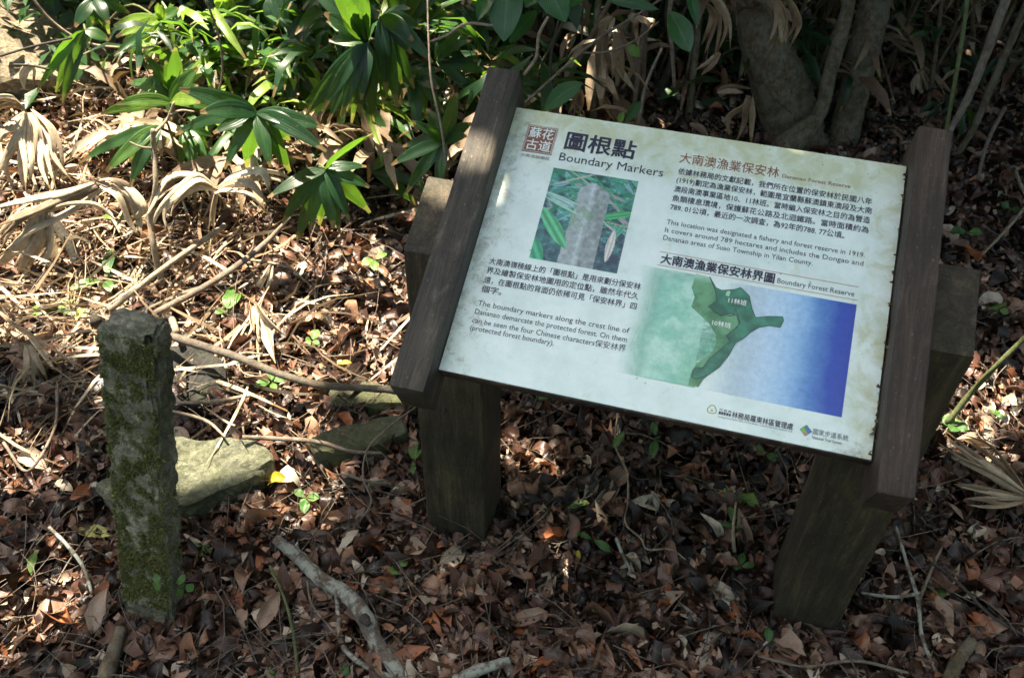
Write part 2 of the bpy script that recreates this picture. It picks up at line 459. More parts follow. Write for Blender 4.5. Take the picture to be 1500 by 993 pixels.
def scatter_mesh(name, tpls, P, yaw, pitch, roll, size, tint, rng=R):
    which = rng.integers(0, len(tpls), len(P))
    Vs, Fs, Us, Ts, off = [], [], [], [], 0
    Rm = rot_from(yaw, pitch, roll)
    for k, (tv, tf, tu) in enumerate(tpls):
        idx = np.where(which == k)[0]
        if not len(idx): continue
        v = np.einsum('nij,vj->nvi', Rm[idx], tv) * size[idx][:, None, None] + P[idx][:, None, :]
        nv = len(tv)
        f = tf[None] + (np.arange(len(idx)) * nv)[:, None, None] + off
        Vs.append(v.reshape(-1, 3)); Fs.append(f.reshape(-1, 4)); Us.append(np.tile(tu, (len(idx), 1))); Ts.append(np.repeat(tint[idx], nv))
        off += nv * len(idx)
    return np_mesh(name, np.concatenate(Vs), np.concatenate(Fs), True, np.concatenate(Ts), np.concatenate(Us))
def blade_mesh(name, P, width, side, tint, nl=10, cols=6, pleat=0.12, cup=0.15, shape=0.8, split=0.0, rng=R, tipw=0.02):
    """long blade along the curve P; side = unit vector across the blade"""
    C = catmull(P, max(3, nl // max(1, len(P) - 1)))
    n = len(C)
    T = np.gradient(C, axis=0); T /= np.linalg.norm(T, axis=1)[:, None] + 1e-9
    side = np.array(side, float)
    V, U = [], []
    for i in range(n):
        t = i / (n - 1)
        s_ = side - T[i] * (side @ T[i]); s_ /= np.linalg.norm(s_) + 1e-9
        nn = np.cross(s_, T[i])
        w = width * 0.5 * max(tipw, math.sin(math.pi * min(1, max(0, t)) ** shape) ** 0.75 if t > 0 else 0.12)
        if t >= 0.999: w = width * 0.5 * tipw
        for j in range(cols + 1):
            a = (j / cols) * 2 - 1
            z = pleat * w * (1 if j % 2 else -1) + cup * w * abs(a)
            V.append(C[i] + s_ * a * w + nn * z + rng.normal(size=3) * width * 0.008)
            U.append((j / cols, t))
    c1 = cols + 1
    F = [(i * c1 + j, i * c1 + j + 1, (i + 1) * c1 + j + 1, (i + 1) * c1 + j) for i in range(n - 1) for j in range(cols)]
    return np_mesh(name, np.array(V), np.array(F), True, np.full(len(V), tint), np.array(U))

# ================================================================== SETTING
# ground: one sheet, fine near the sign, coarse to the distance
gx = np.concatenate([-np.geomspace(120, 3.2, 14), np.linspace(-3, 3, 90), np.geomspace(3.2, 120, 14)])
gy = np.concatenate([-np.geomspace(120, 0.5, 14), np.linspace(-0.3, 6, 95), np.geomspace(6.3, 160, 16)])
GX, GY = np.meshgrid(gx, gy)
gz = ground_z(np.clip(GX, -6, 6), np.clip(GY, -2, 9))
V = np.stack([GX.ravel(), GY.ravel(), gz.ravel() - 0.012], 1)
nx = len(gx)
Fg = np.array([(j * nx + i, j * nx + i + 1, (j + 1) * nx + i + 1, (j + 1) * nx + i) for j in range(len(gy) - 1) for i in range(nx - 1)])
tag(link('ground', np_mesh('ground', V, Fg), M_SOIL), kind='structure')

# ================================================================== SIGN
SX0, SY0, SZ0, YAW, TILT = -0.1014, 0.9065, 0.7094, -0.2597, 0.4416
PW, PH = 0.5848, 0.4447
SO = Vector((SX0, SY0, SZ0))
su = Vector((math.cos(YAW), math.sin(YAW), 0)); sb = Vector((-math.sin(YAW), math.cos(YAW), 0))
sv = sb * math.cos(TILT) + Vector((0, 0, 1)) * math.sin(TILT)
sn = su.cross(sv)
sign_base = Vector((0.27, 1.02, 0))
sign = empty('information_sign', sign_base, 'sloping bilingual information sign with map and photo on two dark wooden posts', 'sign')
def SL(x, y, z): return SO + su * x + sv * y + sn * z
def frame_obj(name, me, m, parent, origin, ax, ay, az):
    """mesh in a local frame (origin, ax, ay, az); placed under its parent in world space"""
    o = bpy.data.objects.new(name, me); COL.objects.link(o)
    if m is not None: me.materials.append(m)
    Mx = Matrix.Identity(4)
    for i in range(3): Mx[i][0], Mx[i][1], Mx[i][2], Mx[i][3] = ax[i], ay[i], az[i], origin[i]
    o.parent = parent
    pm = Matrix.Identity(4)
    p = parent
    chain = []
    while p is not None: chain.append(p); p = p.parent
    for p in reversed(chain): pm = pm @ p.matrix_basis
    o.matrix_basis = pm.inverted() @ Mx
    return o
def box_bm(x0, x1, y0, y1, z0, z1, bevel=0.003, wob=0.0006, cuts=6):
    bm = bmesh.new()
    bmesh.ops.create_cube(bm, size=1)
    for v in bm.verts:
        v.co = Vector((x0 + (v.co.x + .5) * (x1 - x0), y0 + (v.co.y + .5) * (y1 - y0), z0 + (v.co.z + .5) * (z1 - z0)))
    bmesh.ops.bevel(bm, geom=bm.edges[:], offset=bevel, segments=2, affect='EDGES', profile=0.6)
    long_edges = [e for e in bm.edges if e.calc_length() > 0.6 * max(x1 - x0, y1 - y0, z1 - z0)]
    bmesh.ops.subdivide_edges(bm, edges=long_edges, cuts=cuts)
    for v in bm.verts: v.co += Vector(R.normal(size=3) * wob)
    return bm
def bm_mesh(bm, name, smooth=True):
    me = bpy.data.meshes.new(name); bm.normal_update(); bm.to_mesh(me); bm.free()
    if smooth:
        for p in me.polygons: p.use_smooth = True
        me.set_sharp_from_angle(angle=math.radians(35))
    return me
RAIL_T, RAIL_S = 0.0387, 0.046
# side rails  (slightly different runs, as measured)
frame_obj('side_rail', bm_mesh(box_bm(-0.0515, -0.0015, -0.0500, 0.4855, -RAIL_S, RAIL_T), 'side_rail'), MW['rail'], sign, SO, su, sv, sn)['label'] = 'left side rail with grey weathered face'
frame_obj('side_rail', bm_mesh(box_bm(0.5885, 0.6345, -0.0525, 0.4895, -RAIL_S, RAIL_T), 'side_rail'), MW['rail_brown'], sign, SO, su, sv, sn)['label'] = 'right side rail, browner than the left one'
# posts: square, top cut on the slope of the panel
def post(x0, x1, dep0, dep1, taper=0.0):
    bm = bmesh.new()
    vs = []
    for (x, d) in ((x0, dep0), (x1, dep0), (x1, dep1), (x0, dep1)):
        yt = (d + (-(-RAIL_S)) * sn.dot(sb)) / sv.dot(sb)
        top = SO + su * x + sv * yt + sn * (-RAIL_S + 0.0005)
        cxm, dm = (x0 + x1) / 2, (dep0 + dep1) / 2
        bx, bd = cxm + (x - cxm) * (1 - taper), dm + (d - dm) * (1 - taper)
        bot = SO + su * bx + sb * bd; bot.z = -0.25
        vs.append((bm.verts.new(bot), bm.verts.new(top)))
    for i in range(4):
        a, b = vs[i], vs[(i + 1) % 4]
        bm.faces.new((a[0], b[0], b[1], a[1]))
    bm.faces.new([v[1] for v in vs]); bm.faces.new([v[0] for v in reversed(vs)])
    bmesh.ops.recalc_face_normals(bm, faces=bm.faces[:])
    bmesh.ops.bevel(bm, geom=bm.edges[:], offset=0.003, segments=2, affect='EDGES', profile=0.6)
    bmesh.ops.subdivide_edges(bm, edges=[e for e in bm.edges if e.calc_length() > 0.5], cuts=40)
    for v in bm.verts: v.co += Vector(R.normal(size=3) * 0.0008)
    # local frame x=width, y=height, z=depth so that the grain runs up
    Mi = Matrix(((su.x, 0, -sb.x), (su.y, 0, -sb.y), (0, 1, 0))).to_4x4()
    Mi.translation = sign_base
    inv = Mi.inverted()
    for v in bm.verts: v.co = inv @ v.co
    o = frame_obj('post', bm_mesh(bm, 'post'), MW['post'], sign, sign_base, su, Vector((0, 0, 1)), -sb)
    return o
PLx = -0.0531 - 0.0681
p1 = post(PLx, PLx + 0.1235, 0.190, 0.312)
p2 = post(0.6345 + 0.078 - 0.124, 0.6345 + 0.078, 0.190, 0.312)
for hx, hz, mk in ((0.033, 0.49, 'twig'), (0.052, 0.40, 'dark'), (0.030, 0.44, 'dark')):
    q = SO + su * (PLx + hx) + sb * 0.1885; q.z = hz
    tube('nail_head', [q, q - sb * 0.003], [0.0032, 0.0028], MB[mk], sign, 8, 0, 2)
# backing board and the printed panel
frame_obj('backing_board', bm_mesh(box_bm(-0.001, 0.588, -0.004, PH + 0.0, -0.0215, -0.0025, 0.002, 0.0003, 4), 'backing_board'), MW['board'], sign, SO, su, sv, sn)

# panel material
m, nt, N_, L_, B_ = mat('printed_panel')
co = coords(N_, L_, 'Object')
sp = N_.new('ShaderNodeSeparateXYZ'); L_.new(co, sp.inputs[0])
def mth(op, a, b=None, c=None, clamp=False):
    k = N_.new('ShaderNodeMath'); k.operation = op; k.use_clamp = clamp
    for i, v in enumerate((a, b, c)):
        if v is None: continue
        if hasattr(v, 'is_output'): L_.new(v, k.inputs[i])
        else: k.inputs[i].default_value = v
    return k.outputs[0]
def smooth(x, lo, hi):
    k = N_.new('ShaderNodeMapRange'); k.interpolation_type = 'SMOOTHSTEP'; k.clamp = True
    L_.new(x, k.inputs[0]); k.inputs[1].default_value = lo; k.inputs[2].default_value = hi
    return k.outputs[0]
cloud = noise(N_, L_, 14, 8, 0.62, co)
fine = noise(N_, L_, 90, 8, 0.75, co)
base = ramp(N_, [(0.3, (0.60, 0.73, 0.69)), (0.55, (0.73, 0.85, 0.81)), (0.75, (0.81, 0.89, 0.85))]); L_.new(cloud.outputs[0], base.inputs[0])
# olive stain, strong at the top, weak on the sides
top = smooth(sp.outputs[1], 0.30, 0.45)
rgt = mth('MULTIPLY', smooth(sp.outputs[0], 0.50, 0.59), 0.75)
lft = mth('MULTIPLY', mth('SUBTRACT', 1.0, smooth(sp.outputs[0], 0.0, 0.05)), 0.45)
edge = mth('MAXIMUM', mth('MAXIMUM', top, rgt), lft)
st = noise(N_, L_, 26, 9, 0.68, co, 0.5)
sm = smooth(mth('ADD', st.outputs[0], mth('MULTIPLY', edge, 0.30)), 0.56, 0.92)
c = mix(N_, L_, mth('MULTIPLY', sm, 0.72), base.outputs[0], (0.40, 0.43, 0.17))
c = mix(N_, L_, mth('MULTIPLY', top, 0.30), c, (0.66, 0.68, 0.46))
# grey grime, mostly on the left and bottom right
gr = noise(N_, L_, 40, 8, 0.8, co, 0.3)
gm = mth('MAXIMUM', mth('SUBTRACT', 1.0, smooth(sp.outputs[0], 0.0, 0.10)), mth('MULTIPLY', smooth(sp.outputs[0], 0.40, 0.585), mth('SUBTRACT', 1.0, smooth(sp.outputs[1], 0.0, 0.05))))
gmm = smooth(mth('ADD', gr.outputs[0], mth('MULTIPLY', gm, 0.16)), 0.60, 0.78)
c = mix(N_, L_, mth('MULTIPLY', gmm, 0.55), c, (0.20, 0.20, 0.13))
c = mix(N_, L_, mth('MULTIPLY', smooth(fine.outputs[0], 0.45, 0.75), 0.16), c, (0.42, 0.5, 0.42))
v_ = N_.new('ShaderNodeTexVoronoi'); v_.inputs['Scale'].default_value = 62; v_.inputs['Randomness'].default_value = 1.0; L_.new(co, v_.inputs['Vector'])
spk = mth('MULTIPLY', mth('SUBTRACT', 1.0, smooth(v_.outputs['Distance'], 0.03, 0.10)), smooth(noise(N_, L_, 31, 3, 0.5, co).outputs[0], 0.54, 0.60))
c = mix(N_, L_, mth('MULTIPLY', spk, 0.85), c, (0.05, 0.045, 0.03))
fs = noise(N_, L_, 330, 3, 0.6, co)
c = mix(N_, L_, mth('MULTIPLY', smooth(fs.outputs[0], 0.66, 0.72), mth('ADD', 0.35, mth('MULTIPLY', edge, 0.5))), c, (0.16, 0.15, 0.10))
L_.new(c, B_.inputs['Base Color'])
B_.inputs['Roughness'].default_value = 0.42
bump(N_, L_, B_, fine.outputs[0], 0.08, 0.001)
M_PANEL = m
panel = frame_obj('printed_panel', bm_mesh(box_bm(-0.0006, 0.5862, -0.002, PH, -0.0022, 0.0, 0.0006, 0.0, 2), 'printed_panel'), M_PANEL, sign, SO, su, sv, sn)

# print: colours carried by the flat print itself (attribute), with fading alpha
def ink(name, color, rough=0.45):
    m, nt, N, L, B = mat(name)
    nn = noise(N, L, 150, 6, 0.7, coords(N, L, 'Object'))
    L.new(mix(N, L, nn.outputs[0], tuple(v * 0.8 for v in color), tuple(min(1, v * 1.25 + 0.01) for v in color)), B.inputs['Base Color'])
    B.inputs['Roughness'].default_value = rough
    return m
M_NAVY = ink('navy_ink', (0.018, 0.022, 0.050)); M_BROWN = ink('brown_ink', (0.22, 0.085, 0.055)); M_RED = ink('rust_ink', (0.42, 0.15, 0.08))
M_WHITE = ink('white_ink', (0.72, 0.8, 0.76)); M_DKGREEN = ink('dark_green_ink', (0.01, 0.07, 0.05)); M_GREY = ink('grey_ink', (0.15, 0.17, 0.14))
m, nt, N_, L_, B_ = mat('colour_print')
a_ = N_.new('ShaderNodeAttribute'); a_.attribute_name = 'pcol'
nn_ = noise(N_, L_, 120, 8, 0.75, coords(N_, L_, 'Object'))
rr_ = ramp(N_, [(0.3, (0.78, 0.8, 0.8)), (0.7, (1.15, 1.14, 1.12))]); L_.new(nn_.outputs[0], rr_.inputs[0])
L_.new(mix(N_, L_, 1.0, a_.outputs['Color'], rr_.outputs[0], 'MULTIPLY'), B_.inputs['Base Color'])
L_.new(a_.outputs['Alpha'], B_.inputs['Alpha'])
B_.inputs['Roughness'].default_value = 0.42
M_CPRINT = m
def grid_print(name, x0, x1, y0, y1, nx, ny, fn, z, parent=None):
    X, Y = np.meshgrid(np.linspace(x0, x1, nx), np.linspace(y0, y1, ny))
    colr = fn(X, Y)
    V = np.stack([X.ravel(), Y.ravel(), np.full(X.size, z)], 1)
    F = np.array([(j * nx + i, j * nx + i + 1, (j + 1) * nx + i + 1, (j + 1) * nx + i) for j in range(ny - 1) for i in range(nx - 1)])
    me = np_mesh(name, V, F, False)
    a = me.attributes.new('pcol', 'FLOAT_COLOR', 'POINT')
    a.data.foreach_set('color', colr.reshape(-1).astype(np.float32))
    return frame_obj(name, me, M_CPRINT, parent or panel, SO, su, sv, sn)
def vnoise(X, Y, sc, seed, octs=4):
    out = 0; amp = 1; tot = 0
    rg = np.random.default_rng(seed)
    for o in range(octs):
        G = rg.random((64, 64)); x = X * sc; y = Y * sc
        xi = np.floor(x).astype(int); yi = np.floor(y).astype(int); fx = x - xi; fy = y - yi
        fx = fx * fx * (3 - 2 * fx); fy = fy * fy * (3 - 2 * fy)
        g = lambda i, j: G[i % 64, j % 64]
        out = out + amp * ((g(xi, yi) * (1 - fx) + g(xi + 1, yi) * fx) * (1 - fy) + (g(xi, yi + 1) * (1 - fx) + g(xi + 1, yi + 1) * fx) * fy)
        tot += amp; amp *= 0.55; sc *= 2.03
    return out / tot
def sst(x, a, b):
    t = np.clip((x - a) / (b - a), 0, 1); return t * t * (3 - 2 * t)
MAPLIM_V = [0.046, 0.06, 0.08, 0.10, 0.12, 0.13, 0.15, 0.17, 0.20, 0.214]
MAPLIM_U = [0.350, 0.353, 0.361, 0.371, 0.375, 0.370, 0.356, 0.341, 0.337, 0.335]
def f_land(X, Y):
    n1 = vnoise(X, Y, 60, 3); n2 = vnoise(X, Y, 22, 4)
    a = np.array([0.25, 0.60, 0.47]); b = np.array([0.48, 0.77, 0.65])
    colr = a + (b - a) * sst(n1 * 0.6 + n2 * 0.4, 0.3, 0.7)[..., None]
    d = sst(X, 0.30, 0.352)[..., None] * sst(0.3 - Y, 0.12, 0.25)[..., None] * 0.5
    colr = colr * (1 - d) + np.array([0.10, 0.42, 0.22]) * d
    al = sst(X + 0.02 * (n2 - 0.5), 0.238, 0.285) * (X < np.interp(Y, MAPLIM_V, MAPLIM_U)) * 0.95
    al = al * sst(Y, 0.0455, 0.048) * (0.55 + 0.45 * sst(0.22 - Y, 0.0, 0.03))
    return np.dstack([colr, al])
grid_print('printed_land', 0.235, 0.3765, 0.046, 0.2135, 110, 110, f_land, 0.0003)
def f_sea(X, Y):
    n1 = vnoise(X, Y, 40, 8)
    t = (X + 0.015 * (n1 - 0.5) - 0.36) / (0.5433 - 0.36)
    k = np.array([0, 0.3, 0.5, 0.62, 0.75, 0.88, 1.0])
    cc = np.stack([np.interp(t, k, v) for v in ([0.60, 0.52, 0.40, 0.26, 0.07, 0.001, 0.001], [0.72, 0.69, 0.61, 0.49, 0.23, 0.062, 0.045], [0.82, 0.83, 0.82, 0.76, 0.56, 0.42, 0.38])], -1)
    al = sst(t, -0.05, 0.42) * 0.97
    al = np.where(X < np.interp(Y, MAPLIM_V, MAPLIM_U), 0, al)
    return np.dstack([cc, al])
grid_print('printed_sea', 0.345, 0.5433, 0.0468, 0.2118, 110, 60, f_sea, 0.0003)
OUTER = [(0.3218, 0.215), (0.3419, 0.2135), (0.3526, 0.1989), (0.3613, 0.1962), (0.3799, 0.2016), (0.3858, 0.2057), (0.3997, 0.1957), (0.4065, 0.1771), (0.4132, 0.1648), (0.4299, 0.1701), (0.4485, 0.1733), (0.4508, 0.1684), (0.4477, 0.157), (0.4335, 0.1569), (0.4201, 0.1512), (0.4104, 0.1421), (0.4012, 0.1295), (0.3929, 0.1225), (0.3867, 0.1019), (0.3773, 0.0825), (0.3641, 0.0675), (0.3585, 0.0594), (0.3548, 0.0484), (0.3416, 0.0479), (0.3412, 0.0574), (0.3427, 0.0715), (0.3486, 0.0832), (0.3566, 0.0919), (0.3656, 0.1043), (0.3673, 0.1188), (0.3646, 0.1289), (0.3523, 0.1441), (0.3246, 0.163), (0.3266, 0.1788), (0.3199, 0.1922)]
RES = [(0.3419, 0.2135), (0.3526, 0.1989), (0.3613, 0.1962), (0.3799, 0.2016), (0.3858, 0.2057), (0.3997, 0.1957), (0.4065, 0.1771), (0.4132, 0.1648), (0.4299, 0.1701), (0.4485, 0.1733), (0.4508, 0.1684), (0.4477, 0.157), (0.4335, 0.1569), (0.4201, 0.1512), (0.4104, 0.1421), (0.4012, 0.1295), (0.3929, 0.1225), (0.3867, 0.1019), (0.3773, 0.0825), (0.3641, 0.0675), (0.3497, 0.0592), (0.3437, 0.0607), (0.3439, 0.0701), (0.3475, 0.0753), (0.356, 0.0772), (0.3628, 0.0932), (0.3758, 0.11), (0.3849, 0.1225), (0.3788, 0.1301), (0.3857, 0.1369), (0.393, 0.1509), (0.3879, 0.1624), (0.3796, 0.1643), (0.3677, 0.1582), (0.3624, 0.1607), (0.3553, 0.1646), (0.3473, 0.1677), (0.3572, 0.1778), (0.3539, 0.1918)]
def inside(X, Y, poly):
    ins = np.zeros(X.shape, bool); n = len(poly)
    for i in range(n):
        (xa, ya), (xb, yb) = poly[i], poly[(i + 1) % n]
        c_ = ((ya > Y) != (yb > Y)) & (X < (xb - xa) * (Y - ya) / (yb - ya + 1e-12) + xa)
        ins ^= c_
    return ins
def seg_print(name, pts, w, z, m, closed=False, parent=None):
    V, F = [], []
    n = len(pts)
    for i in range(n if closed else n - 1):
        a = Vector((*pts[i], 0)); b = Vector((*pts[(i + 1) % n], 0))
        d = (b - a); 
        if d.length < 1e-6: continue
        d.normalize(); p = Vector((-d.y, d.x, 0)) * w / 2
        k = len(V); e = d * w * 0.3
        V += [(a - e + p), (a - e - p), (b + e - p), (b + e + p)]; F.append((k, k + 1, k + 2, k + 3))
    V = [(v.x, v.y, z) for v in V]
    return frame_obj(name, from_lists(name, V, F, False), m, parent or panel, SO, su, sv, sn)
def poly_print(name, poly, z, fn):
    bm = bmesh.new()
    vs = [bm.verts.new((x, y, z)) for x, y in poly]
    bm.faces.new(vs)
    bmesh.ops.triangulate(bm, faces=bm.faces[:])
    for _ in range(4):
        bmesh.ops.subdivide_edges(bm, edges=[e for e in bm.edges if e.calc_length() > 0.003], cuts=1)
        bmesh.ops.triangulate(bm, faces=bm.faces[:])
    me = bpy.data.meshes.new(name); bm.to_mesh(me); bm.free()
    co_ = np.array([v.co[:] for v in me.vertices])
    a = me.attributes.new('pcol', 'FLOAT_COLOR', 'POINT')
    a.data.foreach_set('color', fn(co_[:, 0], co_[:, 1]).reshape(-1).astype(np.float32))
    for p in me.polygons:
        if p.normal.z < 0: p.flip()
    return frame_obj(name, me, M_CPRINT, panel, SO, su, sv, sn)
def f_outer(X, Y):
    n1 = vnoise(X, Y, 50, 5)
    t = sst(Y, 0.20, 0.216)
    c0 = np.array([0.045, 0.20, 0.095]); c1 = np.array([0.12, 0.34, 0.18]); c2 = np.array([0.34, 0.60, 0.44])
    cc = c0 + (c1 - c0) * sst(n1, 0.3, 0.7)[:, None]
    cc = cc * (1 - t[:, None]) + c2 * t[:, None]
    return np.concatenate([cc, np.ones((len(X), 1))], 1)
def f_res(X, Y):
    n1 = vnoise(X, Y, 55, 6)
    cc = np.array([0.008, 0.115, 0.075]) + np.array([0.025, 0.13, 0.08]) * sst(n1, 0.3, 0.75)[:, None]
    return np.concatenate([cc, np.ones((len(X), 1))], 1)
poly_print('printed_district', OUTER, 0.0005, f_outer)
poly_print('printed_reserve', RES, 0.0007, f_res)
seg_print('printed_outline', RES, 0.0011, 0.0009, M_DKGREEN, True)
seg_print('printed_coast', OUTER[17:23], 0.0006, 0.00085, M_DKGREEN)
seg_print('printed_inner_line', [(0.3558, 0.1776), (0.3473, 0.1677), (0.3534, 0.1661), (0.3559, 0.1611), (0.3624, 0.1607), (0.3663, 0.1571), (0.3721, 0.1609), (0.3772, 0.1594), (0.3832, 0.1621), (0.384, 0.1724), (0.3895, 0.1627), (0.3937, 0.1528), (0.3901, 0.1431), (0.3839, 0.1383), (0.3796, 0.1292), (0.3854, 0.1233)], 0.0009, 0.001, M_DKGREEN)
poly_print('printed_patch', [(0.3702, 0.1977), (0.3737, 0.1971), (0.3728, 0.1894), (0.368, 0.1892), (0.3681, 0.1947)], 0.001, lambda X, Y: np.tile(np.array([0.30, 0.60, 0.38, 1.0]), (len(X), 1)))

# inset photograph of a marker stone among leaves (flat print)
IX0, IX1, IY0, IY1 = 0.0825, 0.2125, 0.1928, 0.3480
def f_inset(X, Y):
    rg = np.random.default_rng(21)
    u = (X - IX0) / (IX1 - IX0); v = (Y - IY0) / (IY1 - IY0)
    n1 = vnoise(X, Y, 70, 31); n2 = vnoise(X, Y, 160, 32)
    img = np.array([0.02, 0.075, 0.07]) + np.array([0.04, 0.22, 0.16]) * sst(n1, 0.35, 0.75)[..., None] + np.array([0.12, 0.22, 0.26]) * sst(n2, 0.55, 0.8)[..., None]
    img = img * (0.45 + 0.55 * sst(v, 0.0, 0.5)[..., None]) + np.array([0.02, 0.02, 0.07]) * (1 - v)[..., None]
    def leaf(cu, cv, L, W, ang, colr, stripe=0.3):
        nonlocal img
        ca, sa = math.cos(ang), math.sin(ang)
        dx, dy = u - cu, (v - cv) * 1.19
        p = dx * ca + dy * sa; q = -dx * sa + dy * ca
        t = np.clip((p + L / 2) / L, 0, 1)
        w = W / 2 * np.sin(math.pi * t) ** 0.7
        mm = ((abs(q) < w) & (p > -L / 2) & (p < L / 2))[..., None]
        sh = (1 + stripe * np.sin(q / W * 14))[..., None]
        img = np.where(mm, np.array(colr) * sh, img)
    for _ in range(75):
        g = rg.random()
        colr = [(0.03, 0.22, 0.14), (0.06, 0.32, 0.2), (0.12, 0.42, 0.30), (0.22, 0.42, 0.45), (0.30, 0.34, 0.33)][rg.integers(0, 5)]
        leaf(rg.random(), 0.45 + 0.55 * rg.random(), rg.uniform(0.12, 0.4), rg.uniform(0.02, 0.07), rg.uniform(-0.9, 0.9), colr)
    leaf(0.18, 0.66, 0.42, 0.09, -0.35, (0.30, 0.50, 0.52))
    leaf(0.32, 0.93, 0.7, 0.025, 0.45, (0.42, 0.46, 0.42)); leaf(0.42, 0.90, 0.7, 0.02, -0.5, (0.40, 0.46, 0.40))
    leaf(0.72, 0.80, 0.75, 0.03, -0.75, (0.05, 0.30, 0.17))
    leaf(0.86, 0.60, 0.42, 0.09, 0.35, (0.06, 0.40, 0.16)); leaf(0.9, 0.42, 0.3, 0.08, 1.1, (0.08, 0.36, 0.25))
    # stone pillar
    cxs = 0.52 + 0.03 * v
    hw = 0.205 - 0.03 * v
    e = (n1 - 0.5) * 0.05
    side = (u - cxs) / hw
    pm = (abs(side + e) < 1) & (v < 0.90 - 0.09 * abs(side + 0.1) ** 1.5 + e * 0.6)
    sh = 0.34 + 0.30 * (n2 - 0.4) + 0.14 * np.exp(-((side + 0.15) / 0.12) ** 2) - 0.08 * (side > 0.1)
    stone = (sh * 1.2)[..., None] * np.array([0.80, 0.95, 0.98])
    gm_ = (sst(n1, 0.48, 0.62) * (v > 0.25) * (v < 0.72) * (side < 0.5) * 0.6)[..., None]
    stone = stone * (1 - gm_) + np.array([0.16, 0.32, 0.17]) * gm_
    img = np.where(pm[..., None], stone, img)
    leaf(0.18, 0.36, 0.62, 0.17, -0.88, (0.10, 0.46, 0.24), 0.35)
    leaf(0.02, 0.10, 0.50, 0.20, -1.05, (0.05, 0.40, 0.22), 0.3)
    leaf(0.20, 0.68, 0.45, 0.05, -0.25, (0.35, 0.58, 0.50)); leaf(0.22, 0.60, 0.5, 0.035, -0.35, (0.35, 0.62, 0.48))
    leaf(0.855, 0.27, 0.42, 0.09, 1.52, (0.62, 0.60, 0.56), 0.2)
    leaf(0.80, 0.46, 0.22, 0.02, -0.6, (0.5, 0.5, 0.46)); leaf(0.88, 0.50, 0.3, 0.015, -0.12, (0.45, 0.42, 0.32))
    return np.dstack([np.clip(img, 0.01, 0.8), np.ones(X.shape)])
grid_print('printed_photo', IX0, IX1, IY0, IY1, 170, 200, f_inset, 0.0004)

def text(name, s, x, base_y, width, em, m, bold=0.0, z=0.0006, spacing=1.0, parent=None, tilt=0.0):
    cu = bpy.data.curves.new(name, 'FONT')
    cu.body = s; cu.size = 1.0; cu.space_character = spacing
    cu.offset = 0.0; cu.resolution_u = 2; cu.fill_mode = 'BOTH'
    to = bpy.data.objects.new(name, cu); COL.objects.link(to)
    dg = bpy.context.evaluated_depsgraph_get(); dg.update()
    me = bpy.data.meshes.new_from_object(to.evaluated_get(dg))
    bpy.data.objects.remove(to)
    co_ = np.zeros(len(me.vertices) * 3, np.float32); me.vertices.foreach_get('co', co_); co_ = co_.reshape(-1, 3)
    x0, x1 = co_[:, 0].min(), co_[:, 0].max()
    co_[:, 0] = x + (co_[:, 0] - x0) / (x1 - x0) * width
    co_[:, 1] = base_y + co_[:, 1] * em + tilt * (co_[:, 0] - x)
    co_[:, 2] = z
    me.vertices.foreach_set('co', co_.ravel()); me.materials.clear(); me.update()
    if bold > 0.002:
        bm = bmesh.new(); bm.from_mesh(me)
        base_g = bm.faces[:] + bm.verts[:] + bm.edges[:]
        d = bold * em
        for k, (dx, dy) in enumerate(((d, 0), (0, d), (-d, 0), (0, -d), (d * .7, d * .7), (-d * .7, -d * .7))[:(6 if bold > 0.02 else 4)]):
            r_ = bmesh.ops.duplicate(bm, geom=base_g)
            for g_ in r_['geom']:
                if isinstance(g_, bmesh.types.BMVert): g_.co.x += dx; g_.co.y += dy; g_.co.z += 0.00001 * (k + 1)
        bm.to_mesh(me); bm.free()
    return frame_obj(name, me, m, parent or panel, SO, su, sv, sn)
# seal
SE = [(0.0262, 0.4155), (0.0735, 0.4165), (0.0725, 0.3695), (0.0278, 0.3685)]
def quad_print(name, x0, x1, y0, y1, z, m): return frame_obj(name, from_lists(name, [(x0, y0, z), (x1, y0, z), (x1, y1, z), (x0, y1, z)], [(0, 1, 2, 3)], False), m, panel, SO, su, sv, sn)
quad_print('printed_seal', 0.0275, 0.0728, 0.3692, 0.4160, 0.0004, M_BROWN)
seg_print('seal_border', [(0.0288, 0.3705), (0.0715, 0.3705), (0.0715, 0.4147), (0.0288, 0.4147)], 0.0006, 0.0006, M_WHITE, True)
seg_print('seal_border', [(0.0266, 0.3684), (0.0738, 0.3684), (0.0738, 0.4168), (0.0266, 0.4168)], 0.0005, 0.0006, M_BROWN, True)
text('seal_lettering', '蘇花', 0.0310, 0.3962, 0.0385, 0.0205, M_WHITE, 0.012, 0.0008)
text('seal_lettering', '古道', 0.0310, 0.3745, 0.0385, 0.0205, M_WHITE, 0.012, 0.0008)
text('printed_caption', '大南澳越嶺段', 0.0272, 0.3590, 0.0455, 0.0066, M_GREY, 0.0, tilt=0.01)
text('printed_title', '圖根點', 0.0900, 0.3865, 0.1075, 0.0345, M_NAVY, 0.022)
text('printed_title', 'Boundary Markers', 0.0868, 0.3622, 0.1590, 0.0205, M_NAVY, -0.001)
text('printed_heading', '大南澳漁業保安林', 0.2650, 0.3925, 0.1460, 0.0200, M_BROWN, 0.004)
text('printed_heading', 'Dananao Forest Reserve', 0.4160, 0.3932, 0.0970, 0.0088, M_BROWN, -0.004)
